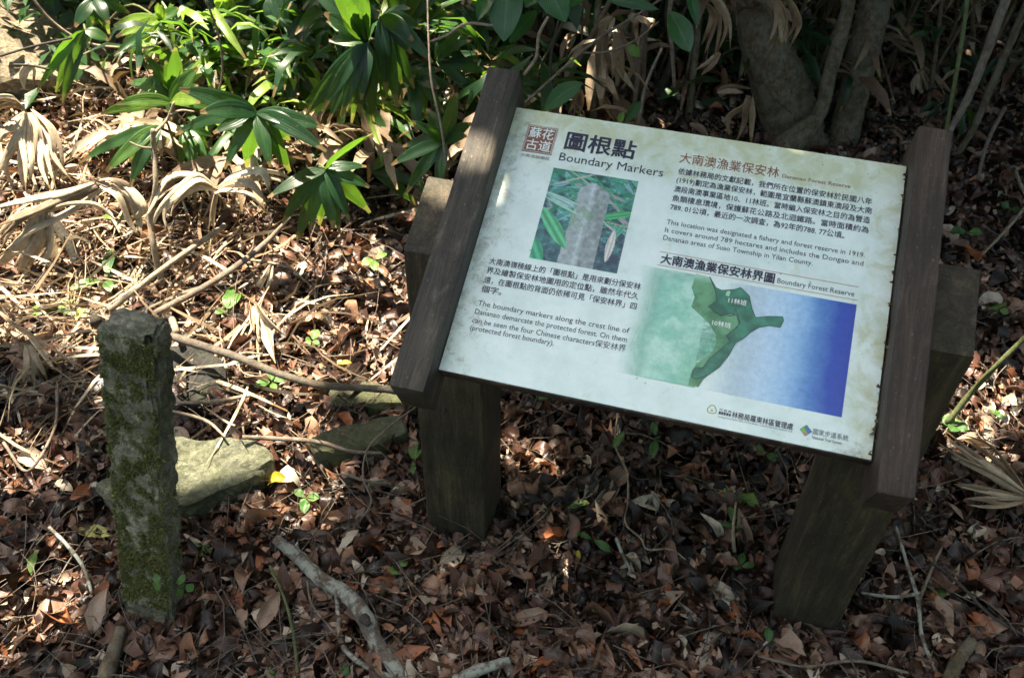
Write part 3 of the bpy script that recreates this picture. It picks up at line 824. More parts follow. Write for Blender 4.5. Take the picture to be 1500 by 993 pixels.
rows = [('依據林務局的文獻記載，我們所在位置的保安林於民國八年', 0.2668, 0.3722, 0.2785), ('(1919)劃定為漁業保安林，範圍是宜蘭縣蘇澳鎮東澳段及大南', 0.2672, 0.3570, 0.2795),
        ('澳段南澳事業區地10、11林班。當時編入保安林之目的為營造', 0.2664, 0.3414, 0.2795), ('魚類棲息環境，保護蘇花公路及北迴鐵路。當時面積約為', 0.2668, 0.3255, 0.2790),
        ('789. 01公頃，最近的一次調查，為92年的788. 77公頃。', 0.2668, 0.3105, 0.2475)]
for s, x, y, w in rows: text('printed_text_line', s, x, y, w, 0.0117, M_NAVY, 0.010)
for s, x, y, w in [('This location was designated a fishery and forest reserve in 1919.', 0.2662, 0.2855, 0.2790), ('It covers around 789 hectares and includes the Dongao and', 0.2662, 0.2722, 0.2785), ('Dananao areas of Suao Township in Yilan County.', 0.2662, 0.2592, 0.2112)]:
    text('printed_text_line', s, x, y, w, 0.0112, M_NAVY, 0.0)
seg_print('printed_rule', [(0.2665, 0.2395), (0.5425, 0.2388)], 0.0008, 0.0005, M_RED)
seg_print('printed_rule', [(0.2660, 0.2180), (0.5434, 0.2184)], 0.0008, 0.0005, M_RED)
text('printed_map_title', '大南澳漁業保安林界圖', 0.2695, 0.2225, 0.1600, 0.0172, M_NAVY, 0.030)
text('printed_map_title', 'Boundary Forest Reserve', 0.4338, 0.2232, 0.1045, 0.0112, M_NAVY, -0.002)
for s, x, y, w in [('大南澳嶺稜線上的「圖根點」是用來劃分保安林', 0.0265, 0.1722, 0.2235), ('界及繪製保安林地圖用的定位點，雖然年代久', 0.0265, 0.1568, 0.2235), ('遠，在圖根點的背面仍依稀可見「保安林界」四', 0.0268, 0.1412, 0.2235), ('個字。', 0.0270, 0.1265, 0.0300)]:
    text('printed_text_line', s, x, y, w, 0.0117, M_NAVY, 0.010, tilt=0.012)
for s, x, y, w in [('The boundary markers along the crest line of', 0.0278, 0.1040, 0.2200), ('Dananao demarcate the protected forest. On them', 0.0270, 0.0905, 0.2205), ('can be seen the four Chinese characters保安林界', 0.0268, 0.0765, 0.2215), ('(protected forest boundary).', 0.0268, 0.0650, 0.1225)]:
    text('printed_text_line', s, x, y, w, 0.0118, M_NAVY, 0.0, tilt=0.008)
text('map_lettering', '11林班', 0.3730, 0.1800, 0.0250, 0.0090, M_WHITE, 0.012, 0.0012)
text('map_lettering', '10林班', 0.3570, 0.1420, 0.0255, 0.0090, M_WHITE, 0.012, 0.0012)
text('logo_lettering', '林務局羅東林區管理處', 0.4048, 0.0165, 0.0795, 0.0098, M_NAVY, 0.014)
text('logo_lettering', '行 政 院', 0.3875, 0.0220, 0.0160, 0.0036, M_NAVY, 0.01)
text('logo_lettering', '農業委員會', 0.3872, 0.0172, 0.0165, 0.0044, M_NAVY, 0.03)
text('logo_lettering', 'Luodong Forest District Office, Forestry Bureau, Council of Agriculture, Executive Yuan', 0.3872, 0.0126, 0.0970, 0.0032, M_NAVY, 0.0)
text('logo_lettering', '國家步道系統', 0.5100, 0.0168, 0.0450, 0.0088, M_NAVY, 0.0)
text('logo_lettering', 'National Trail System', 0.5100, 0.0100, 0.0375, 0.0056, M_NAVY, 0.004)
def arc(cx, cy, r, a0, a1, n=10): return [(cx + r * math.cos(math.radians(a0 + (a1 - a0) * i / n)), cy + r * math.sin(math.radians(a0 + (a1 - a0) * i / n))) for i in range(n + 1)]
M_GOLD = ink('gold_ink', (0.42, 0.33, 0.06)); M_LGREEN = ink('leaf_green_ink', (0.16, 0.42, 0.06)); M_TEAL = ink('teal_ink', (0.02, 0.20, 0.16)); M_BLUE = ink('blue_ink', (0.03, 0.14, 0.45)); M_TAN = ink('tan_ink', (0.34, 0.24, 0.11))
for k in range(3):
    a = math.radians(90 + 120 * k); cx, cy = 0.3780 + 0.0022 * math.cos(a), 0.0212 + 0.0022 * math.sin(a)
    seg_print('logo_emblem', arc(cx, cy, 0.0040, 90 + 120 * k - 85, 90 + 120 * k + 85), 0.0011, 0.0005, M_GOLD)
frame_obj('logo_emblem', from_lists('logo_emblem', [(0.3757, 0.0188, .0006), (0.3803, 0.0188, .0006), (0.3786, 0.0208, .0006), (0.378, 0.0232, .0006), (0.3774, 0.0208, .0006)], [(0, 1, 2, 3, 4)], False), M_LGREEN, panel, SO, su, sv, sn)
LC = (0.5010, 0.0190); hh = 0.0038
for dx, dy, mm in ((-1, 0, M_LGREEN), (0, 1, M_TEAL), (1, 0, M_BLUE), (0, -1, M_TAN)):
    cx, cy = LC[0] + dx * hh, LC[1] + dy * hh
    frame_obj('logo_emblem', from_lists('logo_emblem', [(cx - hh, cy, .0005), (cx, cy - hh, .0005), (cx + hh, cy, .0005), (cx, cy + hh, .0005)], [(0, 1, 2, 3)], False), mm, panel, SO, su, sv, sn)
seg_print('logo_emblem', [(LC[0] - 2 * hh, LC[1]), (LC[0], LC[1] - 2 * hh), (LC[0] + 2 * hh, LC[1]), (LC[0], LC[1] + 2 * hh)], 0.0005, 0.0008, M_DKGREEN, True)

# ================================================================== MARKER STONE
AX = Vector((0.127, 0.227, 0.966)).normalized()
bL, bF, bR = at(183, 898), at(251, 913), at(269, 883)
e1 = (bL - bF); e2v = (bR - bF)
bF2 = bF.copy()
depth = 0.056
e2n = (e2v - e1 * (e2v.dot(e1) / e1.dot(e1))).normalized()
stone_base = bF + e1 * 0.5 + e2n * depth * 0.5
stone = empty('boundary_marker_stone', stone_base, 'upright square boundary marker stone coated in green moss, leaning beside a flat rock', 'marker stone')
ex = (-e1).normalized(); ey = (e2n - AX * e2n.dot(AX)).normalized(); ex = (ex - AX * ex.dot(AX)).normalized()
hw, hd, SH = e1.length / 2, depth / 2, 0.652
bm = bmesh.new()
nzs, nside = 46, 9
def noise3(p, sc, seed=0.0):
    from mathutils import noise as mn
    return mn.fractal(Vector(p) * sc + Vector((seed, seed * 1.7, 0)), 1.0, 2.0, 5)
def stone_mesh():
    bmesh.ops.create_cube(bm, size=1)
    for v in bm.verts: v.co.z *= 8
    bmesh.ops.bevel(bm, geom=bm.edges[:], offset=0.07, segments=2, affect='EDGES')
    for v in bm.verts: v.co.z /= 8
    ll = [e for e in bm.edges if abs((e.verts[0].co - e.verts[1].co).z) > 0.5]
    bmesh.ops.subdivide_edges(bm, edges=ll, cuts=84)
    ll = [e for e in bm.edges if abs((e.verts[0].co - e.verts[1].co).x) > 0.5 or abs((e.verts[0].co - e.verts[1].co).y) > 0.5]
    bmesh.ops.subdivide_edges(bm, edges=ll, cuts=18)
    bmesh.ops.triangulate(bm, faces=[f for f in bm.faces if len(f.verts) > 4])
    for v in bm.verts:
        c0 = v.co.copy()
        t = c0.z + 0.5
        zz = -0.2 + t * (SH + 0.2)
        taper = 1.0 + 0.02 * math.sin(t * 9) - 0.02 * t
        p = Vector((c0.x * 2 * hw * taper, c0.y * 2 * hd * taper, zz))
        if t > 0.93:      # rounded, chipped head
            k = (t - 0.93) / 0.07
            p.z -= 0.010 * max(0, abs(c0.x) * 2 - 0.5) ** 1.5 + 0.02 * max(0, -c0.y * 2 - 0.1) * k * 0.5
            p.z += 0.006 * noise3(p, 18)
        if c0.x > 0.38 and c0.y < -0.25 and zz > 0.50:   # the chip on the front corner
            p.x -= 0.014 * min(1, (zz - 0.50) / 0.06); p.y += 0.010 * min(1, (zz - 0.5) / 0.06)
        nrm = Vector((c0.x, c0.y, 0)).normalized() if abs(c0.z) < 0.49 else Vector((0, 0, 1))
        p += nrm * (0.0045 * noise3(p, 24, 3.1) + 0.0055 * noise3(p, 75, 7.7))
        v.co = p
    return bm_mesh(bm, 'stone_shaft', True)
sme = stone_mesh()
smo = frame_obj('stone_shaft', sme, MR['stone'], stone, stone_base, ex, ey, AX)
# moss tufts on the two near faces
nt_ = 60000
fx = R.random(nt_) < 0.86
X = np.where(fx, R.uniform(-hw, hw, nt_), hw); Yv = np.where(fx, -hd, R.uniform(-hd, hd, nt_)); Zv = R.uniform(0.03, SH - 0.02, nt_)
from mathutils import noise as mn
keep = np.array([0.8 * mn.fractal(Vector((x * 42, y * 42 + 3, z * 32)), 1, 2, 5) + 0.12 * math.sin(z * 9.5 + 0.3) - (0.35 if x > hw - 1e-4 else 0) for x, y, z in zip(X, Yv, Zv)]) > -0.30 + 0.7 * R.random(nt_)
X, Yv, Zv, fx = X[keep], Yv[keep], Zv[keep], fx[keep]
n_m = len(X)
Pm = np.array(stone_base)[None] + np.outer(X, ex) + np.outer(Yv, ey) + np.outer(Zv, AX)
outn = np.where(fx[:, None], -np.array(ey), np.array(ex))
dirs = outn * 0.8 + R.normal(size=(n_m, 3)) * 0.45 + np.array([0, 0, 0.35]); dirs /= np.linalg.norm(dirs, axis=1)[:, None]
lat = np.cross(dirs, R.normal(size=(n_m, 3))); lat /= np.linalg.norm(lat, axis=1)[:, None]
ln = R.uniform(0.003, 0.009, n_m)[:, None]; wd = R.uniform(0.0008, 0.0017, n_m)[:, None]
Pm = Pm - outn * 0.001
Vm = np.stack([Pm - lat * wd, Pm + lat * wd, Pm + dirs * ln], 1).reshape(-1, 3)
Fm = np.arange(n_m * 3).reshape(-1, 3)
mo = link('moss', np_mesh('moss', Vm, Fm, False, np.repeat(np.clip(R.normal(0.5, 0.28, n_m), 0, 1), 3)), M_MOSS, stone)
mo['kind'] = 'stuff'

# ================================================================== ROCKS
def slab(name, pxs, ztop, label, m, drop=None, seed=0, amp=0.012, thick=None, tiltx=0.0):
    top = [at(x, y, (ztop if not isinstance(ztop, (list, tuple)) else ztop[i])) for i, (x, y) in enumerate(pxs)]
    cen = sum(top, Vector()) / len(top)
    base = Vector((cen.x, cen.y, 0))
    bm = bmesh.new()
    t = [bm.verts.new(p - base) for p in top]
    b = [bm.verts.new(((p.x - cen.x) * 0.93, (p.y - cen.y) * 0.93, -0.05)) for p in top]
    n = len(top)
    bm.faces.new(t); bm.faces.new(list(reversed(b)))
    for i in range(n): bm.faces.new((t[i], b[i], b[(i + 1) % n], t[(i + 1) % n]))
    bmesh.ops.recalc_face_normals(bm, faces=bm.faces[:])
    bmesh.ops.bevel(bm, geom=bm.edges[:], offset=0.008, segments=1, affect='EDGES')
    bmesh.ops.triangulate(bm, faces=bm.faces[:])
    for _ in range(4):
        es = [e for e in bm.edges if e.calc_length() > 0.022]
        if not es: break
        bmesh.ops.subdivide_edges(bm, edges=es, cuts=1); bmesh.ops.triangulate(bm, faces=bm.faces[:])
    bm.normal_update()
    for v in bm.verts:
        nn = v.normal.copy()
        v.co += nn * (amp * mn.fractal(v.co * 9 + Vector((seed, 0, 0)), 1, 2, 5) + amp * 0.35 * mn.fractal(v.co * 40 + Vector((seed, 5, 0)), 1, 2, 3))
        v.co.z += 0.5 * amp * math.floor(mn.noise(v.co * 14 + Vector((seed, 9, 9))) * 3) / 3
    me = bm_mesh(bm, name)
    me.materials.append(m)
    o = bpy.data.objects.new(name, me); COL.objects.link(o); o.location = base
    return tag(o, label, 'rock')
slab('flat_rock', [(140, 712), (190, 660), (262, 636), (330, 640), (392, 652), (402, 676), (345, 706), (262, 742), (170, 760)], [0.05, 0.065, 0.08, 0.085, 0.075, 0.06, 0.07, 0.07, 0.045], 'flat pale rock with a sunlit top, lying behind the mossy marker stone', MR['rock'], seed=1, amp=0.018)
slab('mossy_rock', [(452, 640), (500, 618), (545, 608), (588, 606), (600, 628), (560, 645), (500, 662), (460, 662)], 0.05, 'grey green mossy rock half buried left of the near sign post', MR['mossy'], seed=4, amp=0.014)
slab('dark_rock_hollow', [(236, 508), (300, 500), (330, 528), (338, 570), (300, 588), (236, 584)], [0.05, 0.06, 0.06, 0.03, 0.03, 0.03], 'near-black lump standing in for the dark hollow under the long fallen branch behind the marker stone', MR['dark'], seed=7, amp=0.014)  # near-black colour and low shape stand in for a shaded hollow
slab('grey_rock', [(520, 552), (575, 566), (612, 592), (560, 596), (488, 590), (480, 566)], 0.04, 'low grey green rock tucked under the long fallen branch near the sign', MR['mossy'], seed=11, amp=0.010)
slab('slate_piece', [(30, 912), (78, 896), (112, 902), (104, 930), (60, 950), (28, 936)], -0.006, 'blue grey slate piece in the leaf litter at the lower left corner', MR['slate'], seed=9, amp=0.006)
slab('slate_piece', [(92, 975), (118, 962), (150, 972), (150, 1003), (84, 1008)], -0.004, 'dark slate piece at the bottom edge beside the short root stub', MR['slate'], seed=15, amp=0.006)
slab('dark_stone', [(1322, 752), (1350, 738), (1384, 748), (1376, 776), (1340, 784), (1318, 774)], 0.0, 'small dark stone on the litter right of the far sign post', MR['dark'], seed=19, amp=0.008)
slab('grey_cobble', [(596, 884), (640, 868), (660, 888), (625, 908)], 0.01, 'small grey stone almost buried in litter beside the lichen branch', MR['slate'], seed=23, amp=0.006) if False else None
# boulder on the bank, top left
bmb = bmesh.new(); bmesh.ops.create_icosphere(bmb, subdivisions=5, radius=1)
bc = aty(18, 118, 3.0)
for v in bmb.verts:
    d = v.co.copy()
    q = Vector((max(-0.8, min(0.8, d.x)) * 0.72, max(-0.75, min(0.75, d.y)) * 0.5, max(-0.7, min(0.62, d.z)) * 0.52))
    v.co = q + d * (0.07 * mn.fractal(d * 1.7, 1, 2, 5) + 0.02 * mn.fractal(d * 9, 1, 2, 4))
me = bm_mesh(bmb, 'boulder'); me.materials.append(MR['boulder'])
o = bpy.data.objects.new('boulder', me); COL.objects.link(o); o.location = bc + Vector((-0.12, 0.10, -0.09)); o.rotation_euler = (0.2, 0.35, 0.5)
tag(o, 'large brown boulder on the bank at the top left corner', 'rock')

# ================================================================== FALLEN WOOD
def wood_thing(name, label, cat, main, group=None):
    """main: list of (part name, pts, widths, mat)"""
    p0 = main[0][1][0]
    loc = atg(p0[0], p0[1], 0) if len(p0) == 3 else aty(p0[0], p0[1], p0[3])
    if len(main) == 1:
        o = px_tube(name, main[0][1], main[0][2], main[0][3], None, main[0][4] if len(main[0]) > 4 else 7, 0.05, 0.036)
        return tag(o, label, cat, group)
    e = empty(name, loc, label, cat, group)
    for q in main: px_tube(q[0], q[1], q[2], q[3], e, q[4] if len(q) > 4 else 8, 0.07, 0.036)
    return e
wood_thing('fallen_branch', 'thick lichen-spotted branch lying in the bottom centre litter with a thin side shoot', 'branch', [
    ('stem', [(404, 790, .03), (440, 818, .025), (470, 848, .03), (505, 868, .03), (535, 905, .035), (548, 935, .03), (575, 972, .02), (600, 1010, .01)], [14, 20, 21, 22, 24, 22, 20, 20], MB['pale'], 12),
    ('side_shoot', [(492, 868, .03), (496, 905, .02), (502, 945, .02), (530, 972, .02), (570, 990, .015), (600, 1005, .01)], [6, 7, 8, 8, 7, 7], MB['pale'], 8),
    ('broken_knot', [(533, 905, .055), (536, 909, .062), (539, 913, .07)], [16, 13, 9], MB['dark'], 8)])
wood_thing('long_fallen_branch', 'long dark branch lying from behind the marker stone to the near sign post', 'branch', [
    ('stem', [(236, 488, .10), (262, 496, .11), (300, 508, .11), (350, 524, .11), (410, 548, .10), (470, 564, .08), (530, 568, .07), (600, 577, .07), (640, 600, .05)], [9, 12, 12, 12, 11, 11, 11, 12, 10], MB['dark_bark'], 10)])
wood_thing('root_stub', 'short grey root stub at the bottom edge right of the slate', 'root', [('stem', [(178, 918, .05), (168, 950, .04), (158, 980, .03), (150, 1010, .0)], [13, 18, 22, 24], MB['trunk'], 10)])
wood_thing('pale_branch', 'pale curved branch piece at the bottom edge below the sign', 'branch', [
    ('stem', [(640, 1010, .01), (690, 985, .03), (730, 972, .035), (746, 968, .03)], [14, 16, 15, 13], MB['pale'], 9), ('side_shoot', [(740, 972, .03), (748, 985, .02), (756, 1008, .01)], [12, 12, 12], MB['pale'], 8)])
wood_thing('grey_twig', 'forked grey twig on the litter right of the far sign post', 'twig', [
    ('stem', [(1312, 770, .06), (1330, 830, .04), (1345, 880, .03), (1350, 930, .02), (1372, 985, .01)], [4, 5, 6, 6, 4], MB['pale'], 6),
    ('side_shoot', [(1346, 880, .03), (1362, 840, .04), (1380, 800, .05)], [5, 4, 3], MB['twig'], 6), ('side_shoot', [(1350, 868, .03), (1310, 874, .03), (1262, 868, .03)], [5, 5, 4], MB['pale'], 6)])
wood_thing('brown_branch', 'brown branch stub at the lower right edge of the litter', 'branch', [('stem', [(1425, 938, .04), (1405, 965, .03), (1385, 1010, .01)], [16, 17, 18], MB['trunk'], 9)])
wood_thing('leaning_green_stem', 'thin green stem leaning against the back of the right sign post', 'stem', [('stem', [(1505, 490, .30), (1460, 535, .22), (1425, 572, .12), (1385, 622, .02)], [6, 7, 8, 8], MB['greenstem'], 7)])
wood_thing('standing_dead_sapling', 'pale bare sapling stick standing behind the marker stone in sunlight', 'sapling', [
    ('stem', [(258, 486, .10), (240, 425, 'y', 1.9), (225, 360, 'y', 1.92), (220, 325, 'y', 1.95), (228, 270, 'y', 1.95), (225, 215, 'y', 2.0), (224, 190, 'y', 2.0)], [10, 9, 8, 8, 7, 7, 6], MB['straw'], 8),
    ('side_shoot', [(226, 195, 'y', 2.0), (245, 175, 'y', 2.05), (255, 150, 'y', 2.05)], [5, 4, 3], MB['straw'], 6),
    ('side_shoot', [(226, 218, 'y', 2.0), (205, 215, 'y', 1.98), (190, 208, 'y', 1.98)], [4, 3, 2], MB['straw'], 6),
    ('side_shoot', [(250, 168, 'y', 2.05), (265, 162, 'y', 2.05), (285, 164, 'y', 2.05)], [3, 3, 2], MB['straw'], 6)])
wood_thing('dark_dead_stick', 'dark rotting stick leaning up behind and left of the marker stone', 'stick', [('stem', [(140, 470, .06), (130, 425, 'y', 1.95), (105, 365, 'y', 2.0), (80, 325, 'y', 2.05), (68, 305, 'y', 2.1)], [14, 16, 15, 13, 8], MB['dark'], 8)])
wood_thing('hanging_vine', 'thin pale vine hanging straight down behind the left sign rail', 'vine', [('stem', [(655, 250, 'y', 1.5), (645, 180, 'y', 1.5), (632, 120, 'y', 1.52), (628, 60, 'y', 1.55), (626, -30, 'y', 1.6)], [4, 3.6, 3.4, 3, 3], MB['straw'], 6)])
tw = [
    ('straight pale stick slanting across the sunlit litter', [(160, 455, .10), (230, 400, .14), (330, 330, .16)], 8, 'straw'),
    ('bent pale stick lying across the sunny litter left of the sign', [(225, 460, .06), (300, 420, .08), (360, 380, .09), (400, 345, .10), (425, 318, .14)], [9, 9, 9, 7, 5], 'twig'),
    ('short white stick in the bright litter below the drooping fan leaf', [(356, 380, .06), (390, 384, .05), (425, 392, .04)], 4, 'straw'),
    ('long twig lying on the flat rock toward the near post', [(355, 640, .10), (400, 642, .08), (470, 648, .07), (510, 660, .04), (560, 664, .03)], [6, 7, 7, 6, 5], 'twig'),
    ('long arching thin twig left of the near sign post', [(612, 594, .10), (570, 625, .12), (540, 655, .10), (532, 700, .08), (544, 735, .05), (525, 765, .02)], [3, 3, 3, 3, 3, 2], 'twig'),
    ('thin brown twig among leaves before the mossy rock', [(500, 692, .05), (540, 705, .04), (570, 708, .03)], 5, 'twig'),
    ('curved twig resting on leaves left of the marker stone', [(72, 772, .05), (100, 800, .05), (122, 830, .04), (135, 870, .03)], [5, 5, 5, 4], 'pale'),
    ('thin dark twig left of the marker, crossing the litter', [(5, 648, .06), (40, 690, .05), (75, 640, .05), (84, 560, .05)], 4, 'twig'),
    ('upright dead grass stalk in the bottom left centre litter', [(395, 828, .09), (418, 880, .06), (430, 930, .03), (436, 985, .02)], [3, 4, 5, 5], 'greenstem'),
    ('thin twig below the fork of the lichen branch', [(450, 850, .05), (455, 880, .04), (480, 915, .03), (500, 940, .02)], 3, 'twig'),
    ('thin root running down the shaded litter below the panel', [(905, 600, .05), (902, 655, .03), (918, 690, .03), (920, 730, .03), (918, 770, .03), (940, 790, .03), (945, 802, .03), (985, 805, .03), (1005, 820, .03)], [2, 3, 3, 3, 3, 3, 3, 3, 2], 'straw'),
    ('short grey stick in the litter below the panel centre', [(903, 788, .05), (912, 812, .04), (924, 835, .02)], [5, 5, 4], 'pale'),
    ('straight straw upright in the litter below the panel', [(1078, 735, .08), (1074, 780, .05), (1076, 808, .02)], [3, 5, 5], 'straw'),
    ('crossed thin dark twigs right of the bottom centre', [(735, 945, .03), (725, 920, .05), (700, 900, .04)], 3, 'dark'),
    ('thin twig with a kink at the bottom right litter', [(1110, 960, .02), (1170, 975, .03), (1260, 968, .03), (1330, 985, .03)], [4, 4, 5, 4], 'twig'),
    ('long thin straw on the forest floor at the right edge', [(1505, 300, .08), (1480, 330, .06), (1440, 372, .05)], [4, 4, 3], 'straw'),
    ('pale bark strip on the dark floor at the right edge', [(1488, 250, .04), (1494, 268, .04), (1502, 285, .04)], [4, 5, 4], 'straw'),
    ('curved straw loop before the long fallen branch', [(395, 545, .03), (380, 552, .04), (352, 542, .05), (352, 520, .06), (385, 518, .08)], [2, 3, 3, 3, 2], 'straw'),
    ('pale twig crossing litter from the marker to the flat rock', [(245, 600, .10), (300, 615, .08), (330, 640, .1)], [4, 5, 3], 'straw'),
    ('pale twig beside the sunlit flat rock top', [(250, 590, .08), (310, 588, .06), (372, 578, .05)], [4, 6, 5], 'straw'),
    ('grey twig before the near post base', [(600, 740, .04), (640, 720, .03), (660, 700, .02)], 3, 'twig'),
    ('dark forked twig at the right bottom litter', [(1500, 930, .03), (1450, 900, .04), (1400, 850, .05), (1360, 820, .05)], [3, 4, 4, 3], 'dark'),
]
for lab, pts, w, mk in tw:
    wood_thing('fallen_twig', lab, 'twig', [('stem', pts, w, MB[mk], 6)], 'twigs fallen on the forest floor')

# ================================================================== TREES
def trunk_tree(name, label, pts, w, up_to, seed, m='trunk', extra=()):
    """trunk along pixels at given depths, carried on upward out of the frame to world point up_to"""
    P, rad = [], []
    for i, p in enumerate(pts):
        q = aty(p[0], p[1], p[2]); P.append(q)
        rad.append(0.5 * (w[i]) * (q - Vector(CAMP)).length / F_PX)
    P.append(P[-1].lerp(Vector(up_to), 0.5)); rad.append(rad[-1] * 0.85)
    P.append(Vector(up_to)); rad.append(rad[-1] * 0.5)
    base = Vector((P[0].x, P[0].y, float(ground_z(P[0].x, P[0].y))))
    P.insert(0, base + Vector((0, 0, -0.15))); rad.insert(0, rad[0] * 1.25)
    e = empty(name, base, label, 'tree')
    o = tube('trunk', P, rad, MB[m], e, 14 if rad[0] > 0.04 else 8, 0.05, 8)
    for j, (pp, ww) in enumerate(extra):
        px_tube('limb', pp, ww, MB[m], e, 9)
    return e, P
trees = []
t1, P1 = trunk_tree('forest_tree', 'thickest tree trunk with knotty base behind the panel top', [(1164, 250, 2.72), (1160, 200, 2.75), (1150, 150, 2.78), (1125, 75, 2.82), (1108, 0, 2.9), (1100, -60, 3.0)], [108, 86, 76, 70, 62, 60], (0.2, 4.4, 4.6), 1)
t2, P2 = trunk_tree('forest_tree', 'smooth straight trunk just right of the thickest trunk', [(1225, 245, 2.72), (1240, 180, 2.76), (1262, 90, 2.85), (1283, 0, 2.95), (1296, -60, 3.0)], [44, 40, 40, 42, 44], (1.9, 3.9, 5.0), 2)
t3, P3 = trunk_tree('forest_tree', 'thin bent trunk forking off between the two big trunks', [(1150, 215, 2.60), (1175, 195, 2.62), (1198, 170, 2.65), (1215, 110, 2.7), (1238, 30, 2.75), (1250, -40, 2.8)], [36, 34, 20, 19, 18, 17], (2.6, 3.0, 4.8), 3)
t4, P4 = trunk_tree('forest_tree', 'dark trunk far back in shade right of the smooth trunk', [(1300, 210, 4.2), (1320, 100, 4.3), (1350, 0, 4.4), (1365, -60, 4.5)], [28, 28, 30, 30], (3.3, 5.6, 5.0), 4, 'dark')
t5, P5 = trunk_tree('slender_tree', 'slender leaning pale brown stem behind the right rail top', [(1392, 190, 2.35), (1415, 150, 2.4), (1440, 90, 2.45), (1462, 30, 2.5), (1482, -20, 2.55)], [9, 10, 11, 12, 12], (2.4, 2.2, 4.3), 5, 'twig')
t6, P6 = trunk_tree('slender_tree', 'slender darker stem nearest the top right corner', [(1395, 240, 2.6), (1425, 190, 2.65), (1455, 120, 2.7), (1490, 40, 2.75), (1520, -30, 2.8)], [8, 9, 10, 10, 10], (3.0, 2.6, 4.0), 6)
t7, P7 = trunk_tree('slender_tree', 'thin green shoot rising behind the right rail top', [(1386, 190, 2.3), (1395, 140, 2.32), (1404, 90, 2.35), (1412, 40, 2.4), (1420, -20, 2.45)], [5, 5.5, 6, 5.5, 5], (1.9, 2.3, 2.9), 7, 'greenstem')
t8, P8 = trunk_tree('slender_tree', 'straight thin brown trunk above the panel title', [(868, 190, 2.7), (870, 120, 2.72), (872, 60, 2.75), (877, 0, 2.8), (880, -40, 2.85)], [10, 9, 9, 9, 9], (0.35, 3.2, 4.2), 8)
t9, P9 = trunk_tree('slender_tree', 'thin pale trunk slightly right of the straight brown one', [(925, 180, 2.75), (932, 130, 2.75), (941, 60, 2.8), (946, 0, 2.85), (948, -40, 2.9)], [8, 7, 7, 7, 6], (0.6, 3.4, 4.0), 9, 'twig')
t10, P10 = trunk_tree('slender_tree', 'thin brown trunk halfway between title and thickest trunk', [(1006, 200, 2.8), (1012, 140, 2.8), (1020, 70, 2.85), (1026, 0, 2.9), (1030, -40, 2.95)], [11, 10, 10, 9, 9], (0.95, 3.5, 4.3), 10)
t11, P11 = trunk_tree('slender_tree', 'dark crooked sapling just left of the title trunks', [(972, 200, 2.9), (968, 140, 2.9), (985, 80, 2.9), (978, 20, 2.95), (990, -40, 3.0)], [12, 13, 10, 9, 9], (0.7, 3.9, 3.9), 11, 'dark')
t12, P12 = trunk_tree('forest_tree', 'brown mossy trunk in the top left corner above the boulder', [(108, 110, 3.9), (104, 40, 3.95), (100, -20, 4.0), (98, -60, 4.05)], [26, 24, 24, 24], (-2.4, 4.6, 4.6), 12)
t13, P13 = trunk_tree('forest_tree', 'shadowed trunk far behind the palm leaves at the top centre', [(700, 20, 4.9), (702, -30, 5.0), (704, -70, 5.1)], [26, 26, 26], (-0.6, 5.4, 5.0), 13, 'dark')
